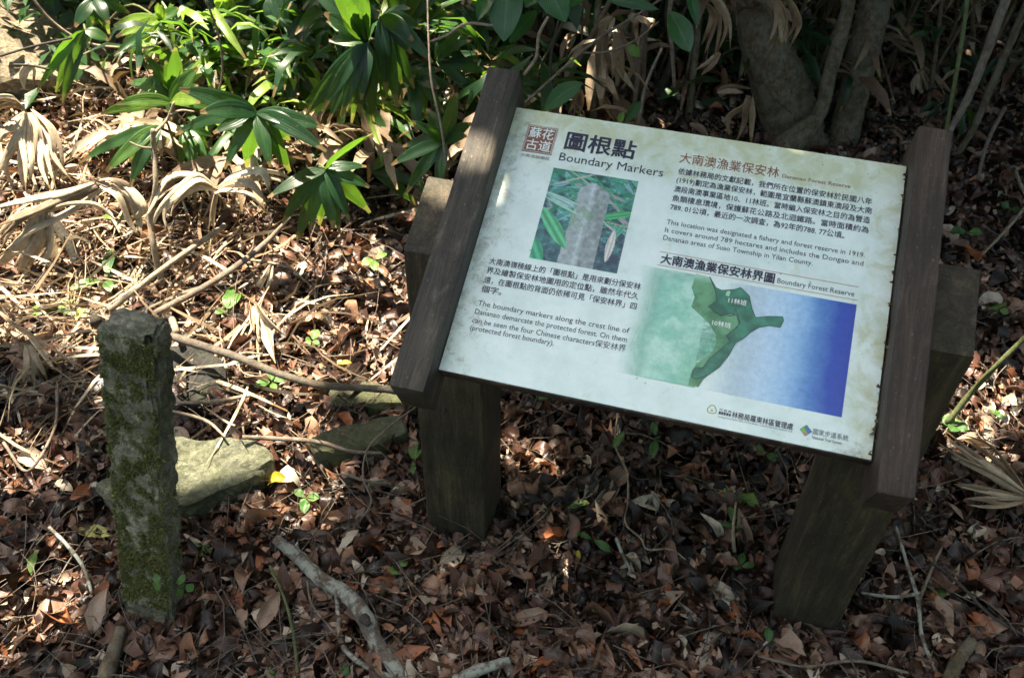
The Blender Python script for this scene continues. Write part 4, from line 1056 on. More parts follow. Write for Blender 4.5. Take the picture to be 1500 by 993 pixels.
# trunk vines and thin climbing stems
for lab, pts, w, mk in [
    ('wiry vine curling down the thickest trunk', [(1112, -10, 'y', 2.55), (1136, 58, 'y', 2.55), (1118, 92, 'y', 2.55), (1130, 135, 'y', 2.55), (1160, 165, 'y', 2.55)], [5, 6, 7, 7, 5], 'trunk'),
    ('thin diagonal vine crossing above the panel corner', [(768, 152, 'y', 1.9), (820, 105, 'y', 1.95), (870, 62, 'y', 2.0), (940, 18, 'y', 2.05), (975, -5, 'y', 2.1)], [4, 4, 4, 3, 3], 'twig'),
    ('thin curved vine swinging between title trunks', [(850, 78, 'y', 2.2), (890, 76, 'y', 2.2), (930, 60, 'y', 2.2), (965, 32, 'y', 2.2)], [3, 3, 3, 2], 'twig'),
    ('twisted stem dangling in front of the crooked sapling', [(984, -10, 'y', 2.3), (980, 30, 'y', 2.3), (984, 70, 'y', 2.3), (988, 128, 'y', 2.3)], [6, 6, 6, 5], 'twig'),
    ('slanted thin stem rising from the panel edge', [(935, 182, 'y', 2.3), (948, 120, 'y', 2.35), (970, 70, 'y', 2.4)], [5, 5, 4], 'twig'),
    ('pale vine hanging beside the left rail top', [(768, 110, 'y', 1.8), (785, 85, 'y', 1.8), (790, 50, 'y', 1.8), (803, 25, 'y', 1.8)], [5, 5, 5, 4], 'straw'),
    ('bare twiggy branch reaching across the palm leaves', [(628, 62, 'y', 1.9), (655, 52, 'y', 1.9), (680, 36, 'y', 1.9), (722, 38, 'y', 1.9)], [3, 4, 4, 4], 'straw'),
    ('dark thin vine hanging right of the left rail', [(815, 150, 'y', 2.3), (806, 100, 'y', 2.3), (818, 30, 'y', 2.3)], [4, 4, 3], 'dark'),
    ('bent dead branch between smooth trunk and right rail', [(1275, 88, 'y', 3.2), (1295, 110, 'y', 3.2), (1305, 130, 'y', 3.2), (1330, 108, 'y', 3.2)], [6, 6, 6, 4], 'twig'),
    ('long drooping pale stem across the top left corner', [(45, -5, 'y', 2.6), (75, 30, 'y', 2.6), (120, 60, 'y', 2.6), (180, 70, 'y', 2.6), (225, 68, 'y', 2.6), (262, 40, 'y', 2.6)], [3, 3, 3, 3, 3, 2], 'straw'),
    ('thin straight dark twig over the boulder', [(-5, 84, 'y', 2.3), (50, 68, 'y', 2.3), (105, 56, 'y', 2.3)], 3, 'dark'),
    ('short dark twig over the boulder', [(20, 95, 'y', 2.3), (50, 97, 'y', 2.3), (72, 102, 'y', 2.3)], 3, 'dark'),
    ('hanging pale stem among leaves of the upper left', [(300, -5, 'y', 2.4), (322, 60, 'y', 2.4), (324, 120, 'y', 2.4), (318, 140, 'y', 2.4)], [3, 3, 3, 3], 'twig'),
    ('thin fallen stem tangled right of the left post', [(410, 30, 'y', 2.8), (470, 110, 'y', 2.7), (510, 145, 'y', 2.6)], 3, 'twig'),
    ('slanted dead stem low at the right floor', [(1472, 158, 'y', 2.6), (1450, 200, 'y', 2.5), (1432, 262, 'y', 2.3)], [5, 5, 4], 'twig')]:
    wood_thing('vine', lab, 'vine', [('stem', pts, w, MB[mk], 6)], 'vines and bare stems hanging in the thicket')

# ------------------------------------------------------------------ crowns: unseen canopy, shaped with sun gaps to throw the dappled shade
def hole(px, py, r, z=None):
    p = atg(px, py) if z is None else at(px, py, z)
    return (p.x, p.y, p.z, r)
HOLES = []
def cluster(cx, cy, sx, sy, n, r0, r1, z=None):
    for _ in range(n):
        HOLES.append(hole(R.normal(cx, sx), R.normal(cy, sy), R.uniform(r0, r1), z))
cluster(530, 475, 40, 26, 9, 0.09, 0.17)
cluster(395, 440, 40, 26, 6, 0.08, 0.15)
cluster(100, 300, 60, 50, 6, 0.08, 0.16)
cluster(380, 450, 75, 60, 26, 0.03, 0.10)
cluster(300, 330, 100, 45, 22, 0.03, 0.10)
cluster(110, 330, 100, 90, 34, 0.04, 0.12)
cluster(60, 200, 60, 60, 14, 0.05, 0.12)
cluster(170, 470, 110, 50, 18, 0.03, 0.09)
cluster(480, 560, 60, 30, 8, 0.01, 0.04)
cluster(325, 668, 34, 9, 7, 0.01, 0.045, 0.08)
cluster(420, 640, 40, 25, 4, 0.0, 0.03)
cluster(80, 790, 60, 90, 9, 0.0, 0.02)
cluster(60, 950, 50, 25, 3, 0.0, 0.02)
cluster(760, 670, 20, 20, 3, 0.0, 0.015)
cluster(1445, 630, 30, 30, 7, 0.01, 0.045)
cluster(1400, 560, 10, 10, 2, 0.01, 0.02)
cluster(300, 130, 160, 70, 26, 0.0, 0.07, 0.35)
cluster(600, 110, 100, 60, 14, 0.0, 0.05, 0.5)
cluster(150, 40, 90, 30, 12, 0.04, 0.10, 0.5)
cluster(900, 120, 120, 50, 12, -0.01, 0.02, 0.2)
cluster(1300, 60, 130, 60, 10, -0.01, 0.02)
cluster(330, 270, 45, 18, 10, 0.03, 0.07, 0.3)
cluster(50, 90, 45, 30, 14, 0.06, 0.14, 0.5)
def hole3(p, r): HOLES.append((p.x, p.y, p.z, r))
hole3(at(300, 672, 0.08), 0.03); hole3(at(345, 664, 0.08), 0.02)         # top of the flat rock
for _k in range(5): hole3(bc + Vector((-0.25 + 0.12 * _k, -0.15, 0.15 + 0.06 * (_k % 2))), 0.09)   # the boulder
hole3(SL(0.006, 0.31, 0), -0.020)       # strip on the panel beside the left rail
hole3(SL(-0.045, 0.30, 0.03), -0.005); hole3(SL(-0.10, 0.38, -0.04), 0.02); hole3(SL(-0.10, 0.33, -0.04), 0.0)
hole3(SL(0.43, 0.452, 0), -0.020)
# leaves that keep the sign itself in shade
H = np.array(HOLES)
S = np.array(SUN)
def make_canopy(n, xr, yr, zr, rng, pts=None):
    if pts is None:
        P = np.stack([rng.uniform(*xr, n), rng.uniform(*yr, n), rng.uniform(*zr, n)], 1)
        # clumps
    else: P = pts
    size = rng.uniform(0.09, 0.17, len(P))
    # distance of each leaf from the axis of every sun gap
    keep = np.ones(len(P), bool)
    for hx, hy, hz, hr in H:
        d = P - np.array([hx, hy, hz])
        q = d - np.outer(d @ S, S)
        keep &= (np.einsum('ij,ij->i', q, q) > (hr + 0.062) ** 2)
    P, size = P[keep], size[keep]
    return P, size
tplC = [leaf_tpl(2, 0.95, 0.3, 0.2, 0.3, 0.05, R, 0.5) for _ in range(5)]
def crown_on(tree, P, size, name='crown', m='canopy'):
    n = len(P)
    me = scatter_mesh(name, tplC, P, R.uniform(0, 6.28, n), R.normal(0, 0.45, n), R.normal(0, 0.45, n), size, R.random(n))
    o = link(name, me, ML[m], tree)
    o['kind'] = 'stuff'
    return o
# the shade sheet: above the pictured ground, shifted towards the sun
def guard(n):
    u_ = R.uniform(-0.14, 0.72, n); v_ = R.uniform(-0.08, 0.54, n); t = R.uniform(2.2, 4.0, n)
    P = np.array([np.array(SL(a, b, 0)) for a, b in zip(u_, v_)]) + t[:, None] * S
    return P
CP, CS = make_canopy(84000, (-4.6, 3.8), (1.0, 7.6), (3.0, 4.8), R)
GP, GS = make_canopy(0, 0, 0, 0, R, guard(1500))
PHL = [SL(-0.03, 0.30, 0.03), SL(0.010, 0.33, 0), SL(0.006, 0.29, 0), SL(-0.10, 0.38, -0.04), SL(0.42, 0.447, 0)]
CP = np.concatenate([CP, GP]); CS = np.concatenate([CS, GS])
anch = [(t1, Vector((0.2, 4.4, 4.6))), (t2, Vector((1.9, 3.9, 5.0))), (t12, Vector((-2.4, 4.6, 4.6))), (t13, Vector((-0.6, 5.4, 5.0))), (t3, Vector((2.6, 3.0, 4.8))), (t4, Vector((3.3, 5.6, 5.0)))]
# unseen tree added left of the frame to carry the shading near left crown
tl = empty('forest_tree', (-2.9, 1.9, 0), 'unseen tree added left of the path so that its crown shades the marker stone', 'tree')
tube('trunk', [(-2.9, 1.9, -0.2), (-2.95, 1.95, 1.2), (-2.8, 2.1, 2.6), (-2.4, 2.3, 4.2)], [0.13, 0.11, 0.09, 0.05], MB['trunk'], tl, 12, 0.05)
anch.append((tl, Vector((-1.8, 2.2, 4.4))))
A_ = np.array([a[1] for a in anch])
own = np.argmin(((CP[:, None, :2] - A_[None, :, :2]) ** 2).sum(-1), 1)
for i, (t_, c_) in enumerate(anch):
    k = own == i
    if k.sum() == 0: continue
    crown_on(t_, CP[k], CS[k])
    for j in range(6):
        if i == 4 and j > 3: break
        a = R.uniform(0, 6.28); l = R.uniform(0.9, 1.8)
        start = Vector(c_) + Vector((0, 0, -0.3))
        tube('limb', [start, start + Vector((math.cos(a) * l * 0.5, math.sin(a) * l * 0.5, 0.35)), start + Vector((math.cos(a) * l, math.sin(a) * l, 0.5))], [0.022, 0.016, 0.006], MB['trunk'], t_, 6, 0.04, 4)
for t_, c_ in ((t5, (2.4, 2.2, 4.3)), (t6, (3.0, 2.6, 4.0)), (t8, (0.35, 3.2, 4.2)), (t9, (0.6, 3.4, 4.0)), (t10, (0.95, 3.5, 4.3)), (t11, (0.7, 3.9, 3.9)), (t7, (1.9, 2.3, 2.9))):
    n = 260
    P = np.array(c_) + R.normal(size=(n, 3)) * np.array([0.35, 0.35, 0.25]) + np.array([0, 0, 0.3])
    Pk, Sk = make_canopy(n, 0, 0, 0, R, P)
    if len(Pk): crown_on(t_, Pk, Sk)

# dense growth closing the right side and the back (reads as one mass)
def undergrowth(name, n, fn, label, size=(0.05, 0.14)):
    P = fn(n)
    n = len(P)
    me = scatter_mesh(name, tplC, P, R.uniform(0, 6.28, n), R.normal(0.3, 0.5, n), R.normal(0, 0.5, n), R.uniform(*size, n), np.clip(R.beta(1.5, 2.2, n) , 0, 1))
    o = link(name, me, ML['under'])
    return tag(o, label, 'undergrowth', None, 'stuff')
def back(n):
    x = R.uniform(-6, 7, n); y = R.uniform(4.3, 9, n); z = R.beta(1, 1.3, n) * 4.2 + ground_z(x, y) * 0
    z += ground_z(np.clip(x, -6, 6), np.clip(y, -2, 9))
    cl = np.array([mn.noise(Vector((a * 1.3, b * 1.3, c * 1.3))) for a, b, c in zip(x, y, z)])
    return np.stack([x, y, z], 1)[cl > -0.12]
undergrowth('undergrowth', 26000, back, 'dark leafy undergrowth closing the view behind the trunks', (0.06, 0.15))
def thicket(n):
    c = R.uniform(size=(150, 3)) * np.array([5.4, 1.9, 1.0]) + np.array([-2.9, 2.95, 0.0])
    c[:, 1] += 0.15 * c[:, 0].clip(-2, 2)
    k = R.integers(0, 150, n)
    P = c[k] + R.normal(size=(n, 3)) * np.array([0.16, 0.16, 0.14])
    g = ground_z(P[:, 0], P[:, 1]); P[:, 2] = np.abs(P[:, 2]) * 0.85 + g
    return P[(P[:, 1] > 2.7)]
undergrowth('undergrowth', 7000, thicket, 'low dark leafy growth between the palms and the tree trunks', (0.04, 0.12))
tplP = [leaf_tpl(3, 0.9, R.uniform(0.3, 1.2), R.uniform(0.1, 0.5), 0.4, 0.08, R, R.uniform(0.13, 0.24)) for _ in range(8)]
def clutter(n, k, box, name, label, m, sz, tb):
    c = R.uniform(size=(k, 3)) * np.array([box[1] - box[0], box[3] - box[2], box[5] - box[4]]) + np.array([box[0], box[2], box[4]])
    c = c[~((c[:, 0] < -1.25) & (c[:, 1] < 3.25))]; k = len(c)
    kk = R.integers(0, k, n); a = R.uniform(0, 6.28, n)
    size = R.uniform(*sz, n)
    g = ground_z(c[:, 0], c[:, 1])
    P = c[kk] + np.stack([np.cos(a + 1.5708), np.sin(a + 1.5708), 0 * a], 1) * (size * 0.5)[:, None] + R.normal(size=(n, 3)) * 0.012
    P[:, 2] += g[kk]
    me = scatter_mesh(name, tplP, P, a, R.normal(-0.25, 0.35, n), R.normal(0, 0.4, n), size, np.clip(R.random(n) * 0.6 + tb[kk % len(tb)], 0, 1))
    return tag(link(name, me, m), label, 'undergrowth', None, 'stuff')
clutter(4000, 480, (-2.9, 0.1, 2.35, 4.3, 0.05, 0.6), 'undergrowth', 'tangled green palm seedlings crowding the bank at the upper left', ML['palm'], (0.08, 0.22), np.array([0, 0.05, 0.2, 0.35, 0.5, 0.7]))
clutter(1200, 200, (-2.4, 0.3, 2.2, 4.0, 0.02, 0.35), 'undergrowth', 'withered brown fronds tangled among the palms', ML['dry'], (0.10, 0.25), np.array([0, 0.2, 0.4]))
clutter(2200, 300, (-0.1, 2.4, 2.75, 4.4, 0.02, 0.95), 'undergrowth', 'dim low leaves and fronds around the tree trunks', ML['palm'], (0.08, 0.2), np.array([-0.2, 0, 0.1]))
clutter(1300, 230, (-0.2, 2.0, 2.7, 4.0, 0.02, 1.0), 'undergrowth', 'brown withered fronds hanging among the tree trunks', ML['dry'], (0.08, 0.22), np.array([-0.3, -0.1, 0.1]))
def stems(n):
    V, F, off = [], [], 0
    for _ in range(n):
        x = R.uniform(-0.5, 2.7); y = R.uniform(2.75, 4.4) + 0.08 * x; h = R.uniform(0.5, 2.6); r0 = R.uniform(0.002, 0.009)
        b = Vector((x, y, float(ground_z(x, y)) - 0.03)); d = Vector((R.normal() * 0.22, R.normal() * 0.2, 1)) * h
        v, f = tube_arrays([b, b + d * 0.35 + Vector((R.normal() * .04, 0, 0)), b + d * 0.7 + Vector((R.normal() * .05, 0, 0)), b + d], [r0, r0 * .9, r0 * .7, r0 * .4], 6, 0.08, n=4)
        V.append(v); F += [tuple(i + off for i in q) for q in f]; off += len(v)
    return from_lists('thicket_stems', np.concatenate(V), F)
tag(link('thicket_stems', stems(230), MB['brown']), 'crowd of thin brown stems behind the top edge of the sign', 'stems', None, 'stuff')
def left_screen(n):  # unseen leaf mass added to reduce sky light from the left
    return np.stack([R.uniform(-6, -3.0, n), R.uniform(-2, 4.5, n), R.uniform(0.05, 2.3, n)], 1)
undergrowth('undergrowth', 7000, left_screen, 'unseen foliage added far left of the path to cut the side light', (0.10, 0.2))
def behind(n):  # unseen leaf mass added so less light reaches the post fronts
    return np.stack([R.uniform(-3.5, 6, n), R.uniform(-5, -1.0, n), R.uniform(0.1, 4.4, n)], 1)
undergrowth('undergrowth', 17000, behind, 'unseen dense foliage added on the camera side to cut the frontal light', (0.10, 0.2))
def shade_roof(n):  # added leaf layer above the view, darkens the ground and trunks below
    x = R.uniform(-0.5, 3.8, n); y = R.uniform(2.3, 5.2, n)
    P = np.stack([x, y, R.uniform(2.0, 2.9, n)], 1)
    Pk, _ = make_canopy(n, 0, 0, 0, R, P)
    return Pk
undergrowth('undergrowth', 9000, shade_roof, 'unseen leaf layer added overhead to darken the trunks behind the sign', (0.09, 0.17))
def rightside(n):
    x = R.uniform(2.3, 5.5, n); y = R.uniform(-2.5, 5, n); z = R.uniform(0.1, 5.0, n)
    return np.stack([x, y, z], 1)
undergrowth('undergrowth', 15000, rightside, 'dense dark foliage right of the sign beyond the frame', (0.08, 0.17))

# ================================================================== PALMS
def dirv(a, b): 
    v = np.array(b) - np.array(a); return v / (np.linalg.norm(v) + 1e-9)
def fan_leaf(parent, hub, tips, Y, wpx, m='palm', tint=0.4, dY=0.12, droop=0.05, petiole=None, lbl=None, cols=6, tvar=0.15):
    """a fan leaf: leaflets from the hub to each tip; hub and tips in photo pixels at depth Y"""
    h = aty(hub[0], hub[1], Y)
    if petiole is None: petiole = (hub[0] + 10, hub[1] + 60)
    base = aty(petiole[0], petiole[1], Y + 0.28)
    if base.z < float(ground_z(base.x, base.y)): base.z = float(ground_z(base.x, base.y)) 
    mid = base.lerp(h, 0.6) + Vector((0, 0.02, 0.05))
    leaf = tube('fan_leaf', [base, mid, h], [0.0045, 0.0035, 0.003], MB['greenstem' if m == 'palm' else 'twig'], parent, 6, 0, 4)
    view = dirv(CAMP, h)
    more = [((a[0] + b[0]) / 2 + R.normal() * 5, (a[1] + b[1]) / 2 + R.normal() * 5) for a, b in zip(tips[:-1], tips[1:]) if math.hypot(a[0] - b[0], a[1] - b[1]) < 95]
    tips = list(tips) + more
    for i, tp in enumerate(tips):
        dy = R.uniform(-0.6, 1.0) * dY
        t = aty(tp[0], tp[1], Y - dy)
        if i >= len(tips) - len(more): t = h.lerp(t, R.uniform(0.6, 1.05)) + Vector((0, 0, R.normal() * 0.02))
        L = (t - h).length
        mid = h.lerp(t, 0.5) + Vector((0, 0, droop * L * R.uniform(0.6, 1.6))) + Vector(-view) * L * 0.06
        d = dirv(h, t)
        side = np.cross(d, -view + np.array([0, 0, 0.4]) + R.normal(size=3) * 0.28)
        side /= np.linalg.norm(side) + 1e-9
        w = 0.95 * wpx * (h - Vector(CAMP)).length / F_PX * R.uniform(0.85, 1.2)
        me = blade_mesh('leaflet', [h, h.lerp(mid, 0.5) + Vector((0, 0, droop * L * 0.5)), mid, mid.lerp(t, 0.5) + Vector((0, 0, droop * L * 0.3)), t], w, side, float(np.clip(tint + R.normal() * tvar, 0, 1)), 14, cols, 0.05, 0.16, float(R.uniform(0.62, 0.95)), tipw=0.18)
        link('leaflet', me, ML[m], leaf)
    return leaf
def palm(name, label, base_px, Y, cat='palm'):
    b = aty(base_px[0], base_px[1], Y)
    return empty(name, (b.x, b.y, float(ground_z(b.x, b.y))), label, cat)
pa = palm('fan_palm', 'large dark green fan palm drooping left of the sign at the top centre', (560, 200), 2.5)
tube('stem', [aty(575, 235, 2.75), aty(565, 150, 2.75), aty(556, 60, 2.75)], [0.012, 0.011, 0.009], MB['trunk'], pa, 8, 0.05)
fan_leaf(pa, (558, 24), [(617, 42), (634, 92), (607, 130), (582, 157), (562, 160), (600, 14)], 2.25, 22, 'palm', 0.42, petiole=(560, 80))
fan_leaf(pa, (539, 65), [(447, 172), (480, 181), (515, 181), (547, 181), (500, 170), (470, 120)], 2.2, 22, 'palm', 0.35, petiole=(560, 120))
fan_leaf(pa, (537, 62), [(450, -20), (483, -25), (505, -30), (530, -20), (475, 20), (482, 60), (505, 110)], 2.28, 24, 'palm', 0.5, petiole=(560, 120))
fan_leaf(pa, (585, 40), [(600, -30), (625, -25), (650, -15), (665, 20), (570, -30)], 2.45, 20, 'palm', 0.45, petiole=(570, 120))
pb = palm('fan_palm', 'spotted fan palm spreading over the dead leaves left of centre', (420, 300), 2.1)
tube('stem', [aty(425, 330, 2.45), aty(420, 260, 2.45), aty(415, 200, 2.42)], [0.011, 0.01, 0.008], MB['trunk'], pb, 8, 0.05)
fan_leaf(pb, (376, 166), [(263, 131), (257, 198), (329, 248), (396, 245), (425, 252), (475, 188), (478, 222), (300, 165)], 2.0, 25, 'palm', 0.45, petiole=(415, 230))
fan_leaf(pb, (477, 248), [(546, 196), (392, 290), (435, 355), (468, 330), (498, 342), (542, 312), (537, 244)], 1.95, 22, 'palm', 0.45, petiole=(455, 300))
fan_leaf(pb, (545, 250), [(590, 262), (640, 285), (610, 300), (575, 225)], 2.2, 16, 'palm', 0.7, petiole=(520, 300))
pc = palm('fan_palm', 'small fan palm filling the gap beside the left sign rail', (640, 260), 2.2)
tube('stem', [aty(650, 290, 2.3), aty(652, 230, 2.3), aty(655, 180, 2.3)], [0.009, 0.008, 0.007], MB['trunk'], pc, 8, 0.05)
fan_leaf(pc, (652, 208), [(573, 242), (608, 262), (691, 181), (670, 136), (640, 285), (590, 215), (625, 160), (684, 200)], 2.0, 19, 'palm', 0.25, petiole=(655, 260))
fan_leaf(pc, (610, 115), [(665, 130), (650, 165), (610, 195), (575, 135), (640, 100)], 2.3, 20, 'palm', 0.3, petiole=(640, 190))
fan_leaf(pc, (640, 90), [(700, 90), (720, 110), (690, 60), (650, 45), (705, 150)], 2.5, 16, 'palm', 0.5, petiole=(650, 170))
pd_ = palm('fan_palm', 'sunlit bright green fan palm in the upper left beside the bare sapling', (250, 200), 2.3)
tube('stem', [aty(262, 260, 2.45), aty(258, 190, 2.45), aty(255, 140, 2.42)], [0.01, 0.009, 0.007], MB['trunk'], pd_, 8, 0.05)
fan_leaf(pd_, (258, 143), [(187, 121), (211, 79), (257, 70), (290, 125), (235, 95)], 2.3, 20, 'palm', 0.4, petiole=(258, 190))
fan_leaf(pd_, (250, 150), [(148, 167), (178, 152), (290, 100), (318, 160)], 2.2, 18, 'palm', 0.92, petiole=(258, 200))
fan_leaf(pd_, (235, 185), [(118, 238), (156, 252), (190, 275), (210, 240)], 2.1, 18, 'palm', 0.6, petiole=(260, 230))
fan_leaf(pd_, (275, 190), [(265, 245), (290, 260), (312, 200), (300, 230)], 2.35, 15, 'palm', 0.9, petiole=(270, 240))
pe = palm('fan_palm', 'sparse palm with yellow tipped leaflets at the top left', (130, 120), 2.7)
tube('stem', [aty(128, 150, 2.9), aty(128, 80, 2.9), aty(130, 20, 2.9)], [0.011, 0.01, 0.008], MB['trunk'], pe, 8, 0.05)
fan_leaf(pe, (235, 30), [(166, 38), (180, 62), (170, 55), (232, 5), (262, 12)], 2.6, 14, 'palm', 0.97, petiole=(150, 40))
fan_leaf(pe, (125, 45), [(54, 134), (92, 152), (70, 110), (160, 60), (110, 100)], 2.5, 16, 'palm', 0.6, petiole=(130, 90))
fan_leaf(pe, (140, 0), [(110, 40), (160, 50), (190, 20), (128, 70)], 2.7, 16, 'palm', 0.35, petiole=(132, 60))
fan_leaf(pe, (310, 20), [(270, 70), (340, 80), (300, 95), (250, 60), (365, 55)], 2.9, 18, 'palm', 0.35, petiole=(300, 90))
fan_leaf(pe, (345, 45), [(300, 80), (400, 75), (430, 40), (395, 110), (330, 100)], 2.9, 20, 'palm', 0.3, petiole=(350, 110))
pf_ = palm('fan_palm', 'long leaved palm at the top edge between the two larger palms', (430, 100), 2.9)
fan_leaf(pf_, (395, -5), [(352, 45), (380, 75), (430, 60), (450, 35), (340, 15)], 2.8, 22, 'palm', 0.25, petiole=(410, 60))
fan_leaf(pf_, (430, 100), [(370, 95), (400, 140), (455, 155), (480, 130), (350, 60)], 2.6, 20, 'palm', 0.2, petiole=(430, 150))
fan_leaf(pf_, (455, 20), [(420, 60), (470, 90), (500, 60)], 2.7, 18, 'palm', 0.4, petiole=(440, 90))
# random background palms
lab_bg = ['back row palm behind the boulder', 'back row palm above the sparse yellow tipped palm', 'back row palm right of the top left trunk', 'back row palm behind the bare sapling', 'back row palm behind the spotted fan palm',
          'back row palm at the top edge left of centre', 'back row palm deep behind the large drooping palm', 'back row palm behind the left rail top', 'back row palm behind the hanging broad leaves', 'back row palm low in the shade above the panel corner',
          'back row palm behind the title trunks', 'dim palm left of the thickest trunk']
spots = [(40, 20), (170, 0), (230, 60), (300, 90), (380, 20), (440, 10), (590, 20), (690, 60), (770, 20), (800, 100), (860, 60), (1010, 60)]
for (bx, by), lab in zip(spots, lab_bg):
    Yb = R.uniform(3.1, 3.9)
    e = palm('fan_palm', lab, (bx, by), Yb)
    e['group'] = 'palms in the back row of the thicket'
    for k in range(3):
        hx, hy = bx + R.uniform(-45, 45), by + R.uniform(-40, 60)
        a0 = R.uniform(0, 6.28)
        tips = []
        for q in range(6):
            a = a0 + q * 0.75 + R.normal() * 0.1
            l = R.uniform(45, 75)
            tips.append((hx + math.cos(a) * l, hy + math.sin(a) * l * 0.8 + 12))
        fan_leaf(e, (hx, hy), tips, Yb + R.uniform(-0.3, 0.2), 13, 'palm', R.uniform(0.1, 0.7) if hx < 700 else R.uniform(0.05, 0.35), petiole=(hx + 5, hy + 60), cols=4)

# ------------------------------------------------------------------ dead palm leaves
def dead(name, label, blades, cat='dead leaf', group=None):
    """blades: (pts [(px,py,Y)...], width px, tint)"""
    p0 = blades[0][0][0]
    b = aty(*p0)
    e = empty(name, b, label, cat, group)
    for pts, w, tint in blades:
        P = [aty(*p) for p in pts]
        view = dirv(CAMP, P[0]); d = dirv(P[0], P[-1])
        side = np.cross(d, -view + R.normal(size=3) * 0.3); side /= np.linalg.norm(side)
        ww = w * (P[0] - Vector(CAMP)).length / F_PX
        ns = 1 if w < 7 else (2 if w < 11 else 3)
        for q in range(ns):
            off_ = (q - (ns - 1) / 2) * 0.62 * ww
            Pq = [p + Vector(side) * off_ * (0.35 + 0.9 * (i / (len(P) - 1))) + Vector(R.normal(size=3)) * ww * 0.12 * i for i, p in enumerate(P)]
            me = blade_mesh('leaflet', Pq, ww * {1: 1.0, 2: 0.8, 3: 0.6, 5: 0.42}[ns], side + R.normal(size=3) * 0.4, float(np.clip(tint + R.normal() * 0.15, 0, 1)), 16, 6, 0.22, -0.3 + R.normal() * 0.3, float(R.uniform(0.6, 1.0)), tipw=0.08)
            link('leaflet', me, ML['dry'], e)
    return e
dead('dead_palm_leaf', 'pale curled dead palm leaf arching over bright litter left of centre', [
    ([(318, 275, 1.98), (290, 258, 1.97), (255, 270, 1.95), (235, 300, 1.93), (230, 335, 1.92)], 16, 0.95),
    ([(318, 277, 1.98), (285, 272, 1.96), (252, 290, 1.94), (236, 320, 1.92)], 12, 0.8),
    ([(316, 278, 1.98), (340, 268, 1.95), (370, 272, 1.92), (392, 298, 1.9)], 22, 0.9),
    ([(316, 280, 1.98), (312, 300, 1.97), (308, 345, 1.96)], 9, 0.6),
    ([(318, 280, 1.98), (325, 290, 1.96), (318, 320, 1.95)], 6, 0.3),
    ([(360, 266, 2.0), (380, 256, 2.0), (410, 262, 2.0), (440, 275, 2.0)], 9, 0.85),
    ([(370, 260, 2.0), (372, 235, 2.02), (372, 212, 2.05)], 9, 0.9)])
dead('dead_palm_leaf', 'broad dead palm leaf draped down at the left edge', [
    ([(150, 268, 2.05), (100, 285, 2.0), (40, 310, 1.95), (-10, 340, 1.9)], 18, 0.5),
    ([(150, 270, 2.05), (90, 300, 2.0), (30, 330, 1.95), (-10, 368, 1.9)], 18, 0.7),
    ([(60, 310, 1.98), (55, 345, 1.96), (45, 380, 1.95), (32, 415, 1.94)], 30, 0.85),
    ([(68, 308, 1.98), (66, 340, 1.96), (50, 370, 1.95), (40, 400, 1.94)], 20, 0.7),
    ([(150, 268, 2.05), (185, 285, 2.0), (200, 320, 1.98), (205, 345, 1.97)], 22, 0.85),
    ([(140, 262, 2.05), (175, 270, 2.02), (190, 300, 2.0), (192, 330, 1.99)], 16, 0.6),
    ([(60, 310, 1.98), (110, 298, 1.96), (145, 302, 1.95), (172, 325, 1.93)], 6, 0.7)])
dead('dead_palm_leaf', 'tattered bleached palm leaves hanging below the boulder', [
    ([(40, 165, 2.4), (30, 200, 2.35), (20, 240, 2.3), (5, 285, 2.25)], 16, 1.0),
    ([(42, 165, 2.4), (45, 205, 2.35), (50, 240, 2.3), (48, 275, 2.25)], 14, 0.95),
    ([(44, 165, 2.4), (62, 200, 2.35), (70, 235, 2.3), (88, 275, 2.25)], 13, 1.0),
    ([(38, 165, 2.4), (15, 185, 2.35), (-5, 200, 2.3), (-20, 230, 2.25)], 13, 0.9),
    ([(36, 160, 2.4), (20, 150, 2.38), (0, 150, 2.36), (-20, 165, 2.35)], 12, 0.6),
    ([(45, 165, 2.4), (55, 185, 2.36), (58, 215, 2.33), (62, 262, 2.3)], 11, 0.85),
    ([(46, 160, 2.4), (75, 190, 2.36), (85, 225, 2.33), (80, 270, 2.3)], 9, 0.8),
    ([(35, 130, 2.45), (34, 110, 2.46), (45, 98, 2.47), (48, 120, 2.46)], 8, 0.8)])
dead('dead_palm_leaf', 'striped dead palm leaf lying on litter left of the marker', [
    ([(40, 505, 1.55), (48, 530, 1.52), (52, 560, 1.5)], 16, 0.7), ([(40, 488, 1.6), (65, 515, 1.55), (80, 540, 1.5)], 9, 0.9), ([(-10, 450, 1.7), (20, 475, 1.65), (60, 500, 1.6), (140, 555, 1.5)], 7, 0.6)])
dead('dead_palm_leaf', 'small pointed dead palm blade in the sunlit litter above the long branch', [
    ([(372, 445, 1.72), (385, 475, 1.66), (408, 512, 1.58)], 20, 0.85), ([(366, 450, 1.72), (368, 475, 1.66), (366, 490, 1.6)], 8, 0.6)])
dead('dead_palm_leaf', 'pale upright dead blade in the brightest litter right of centre left', [([(398, 388, 1.78), (392, 405, 1.75), (383, 425, 1.73)], 12, 1.0)])
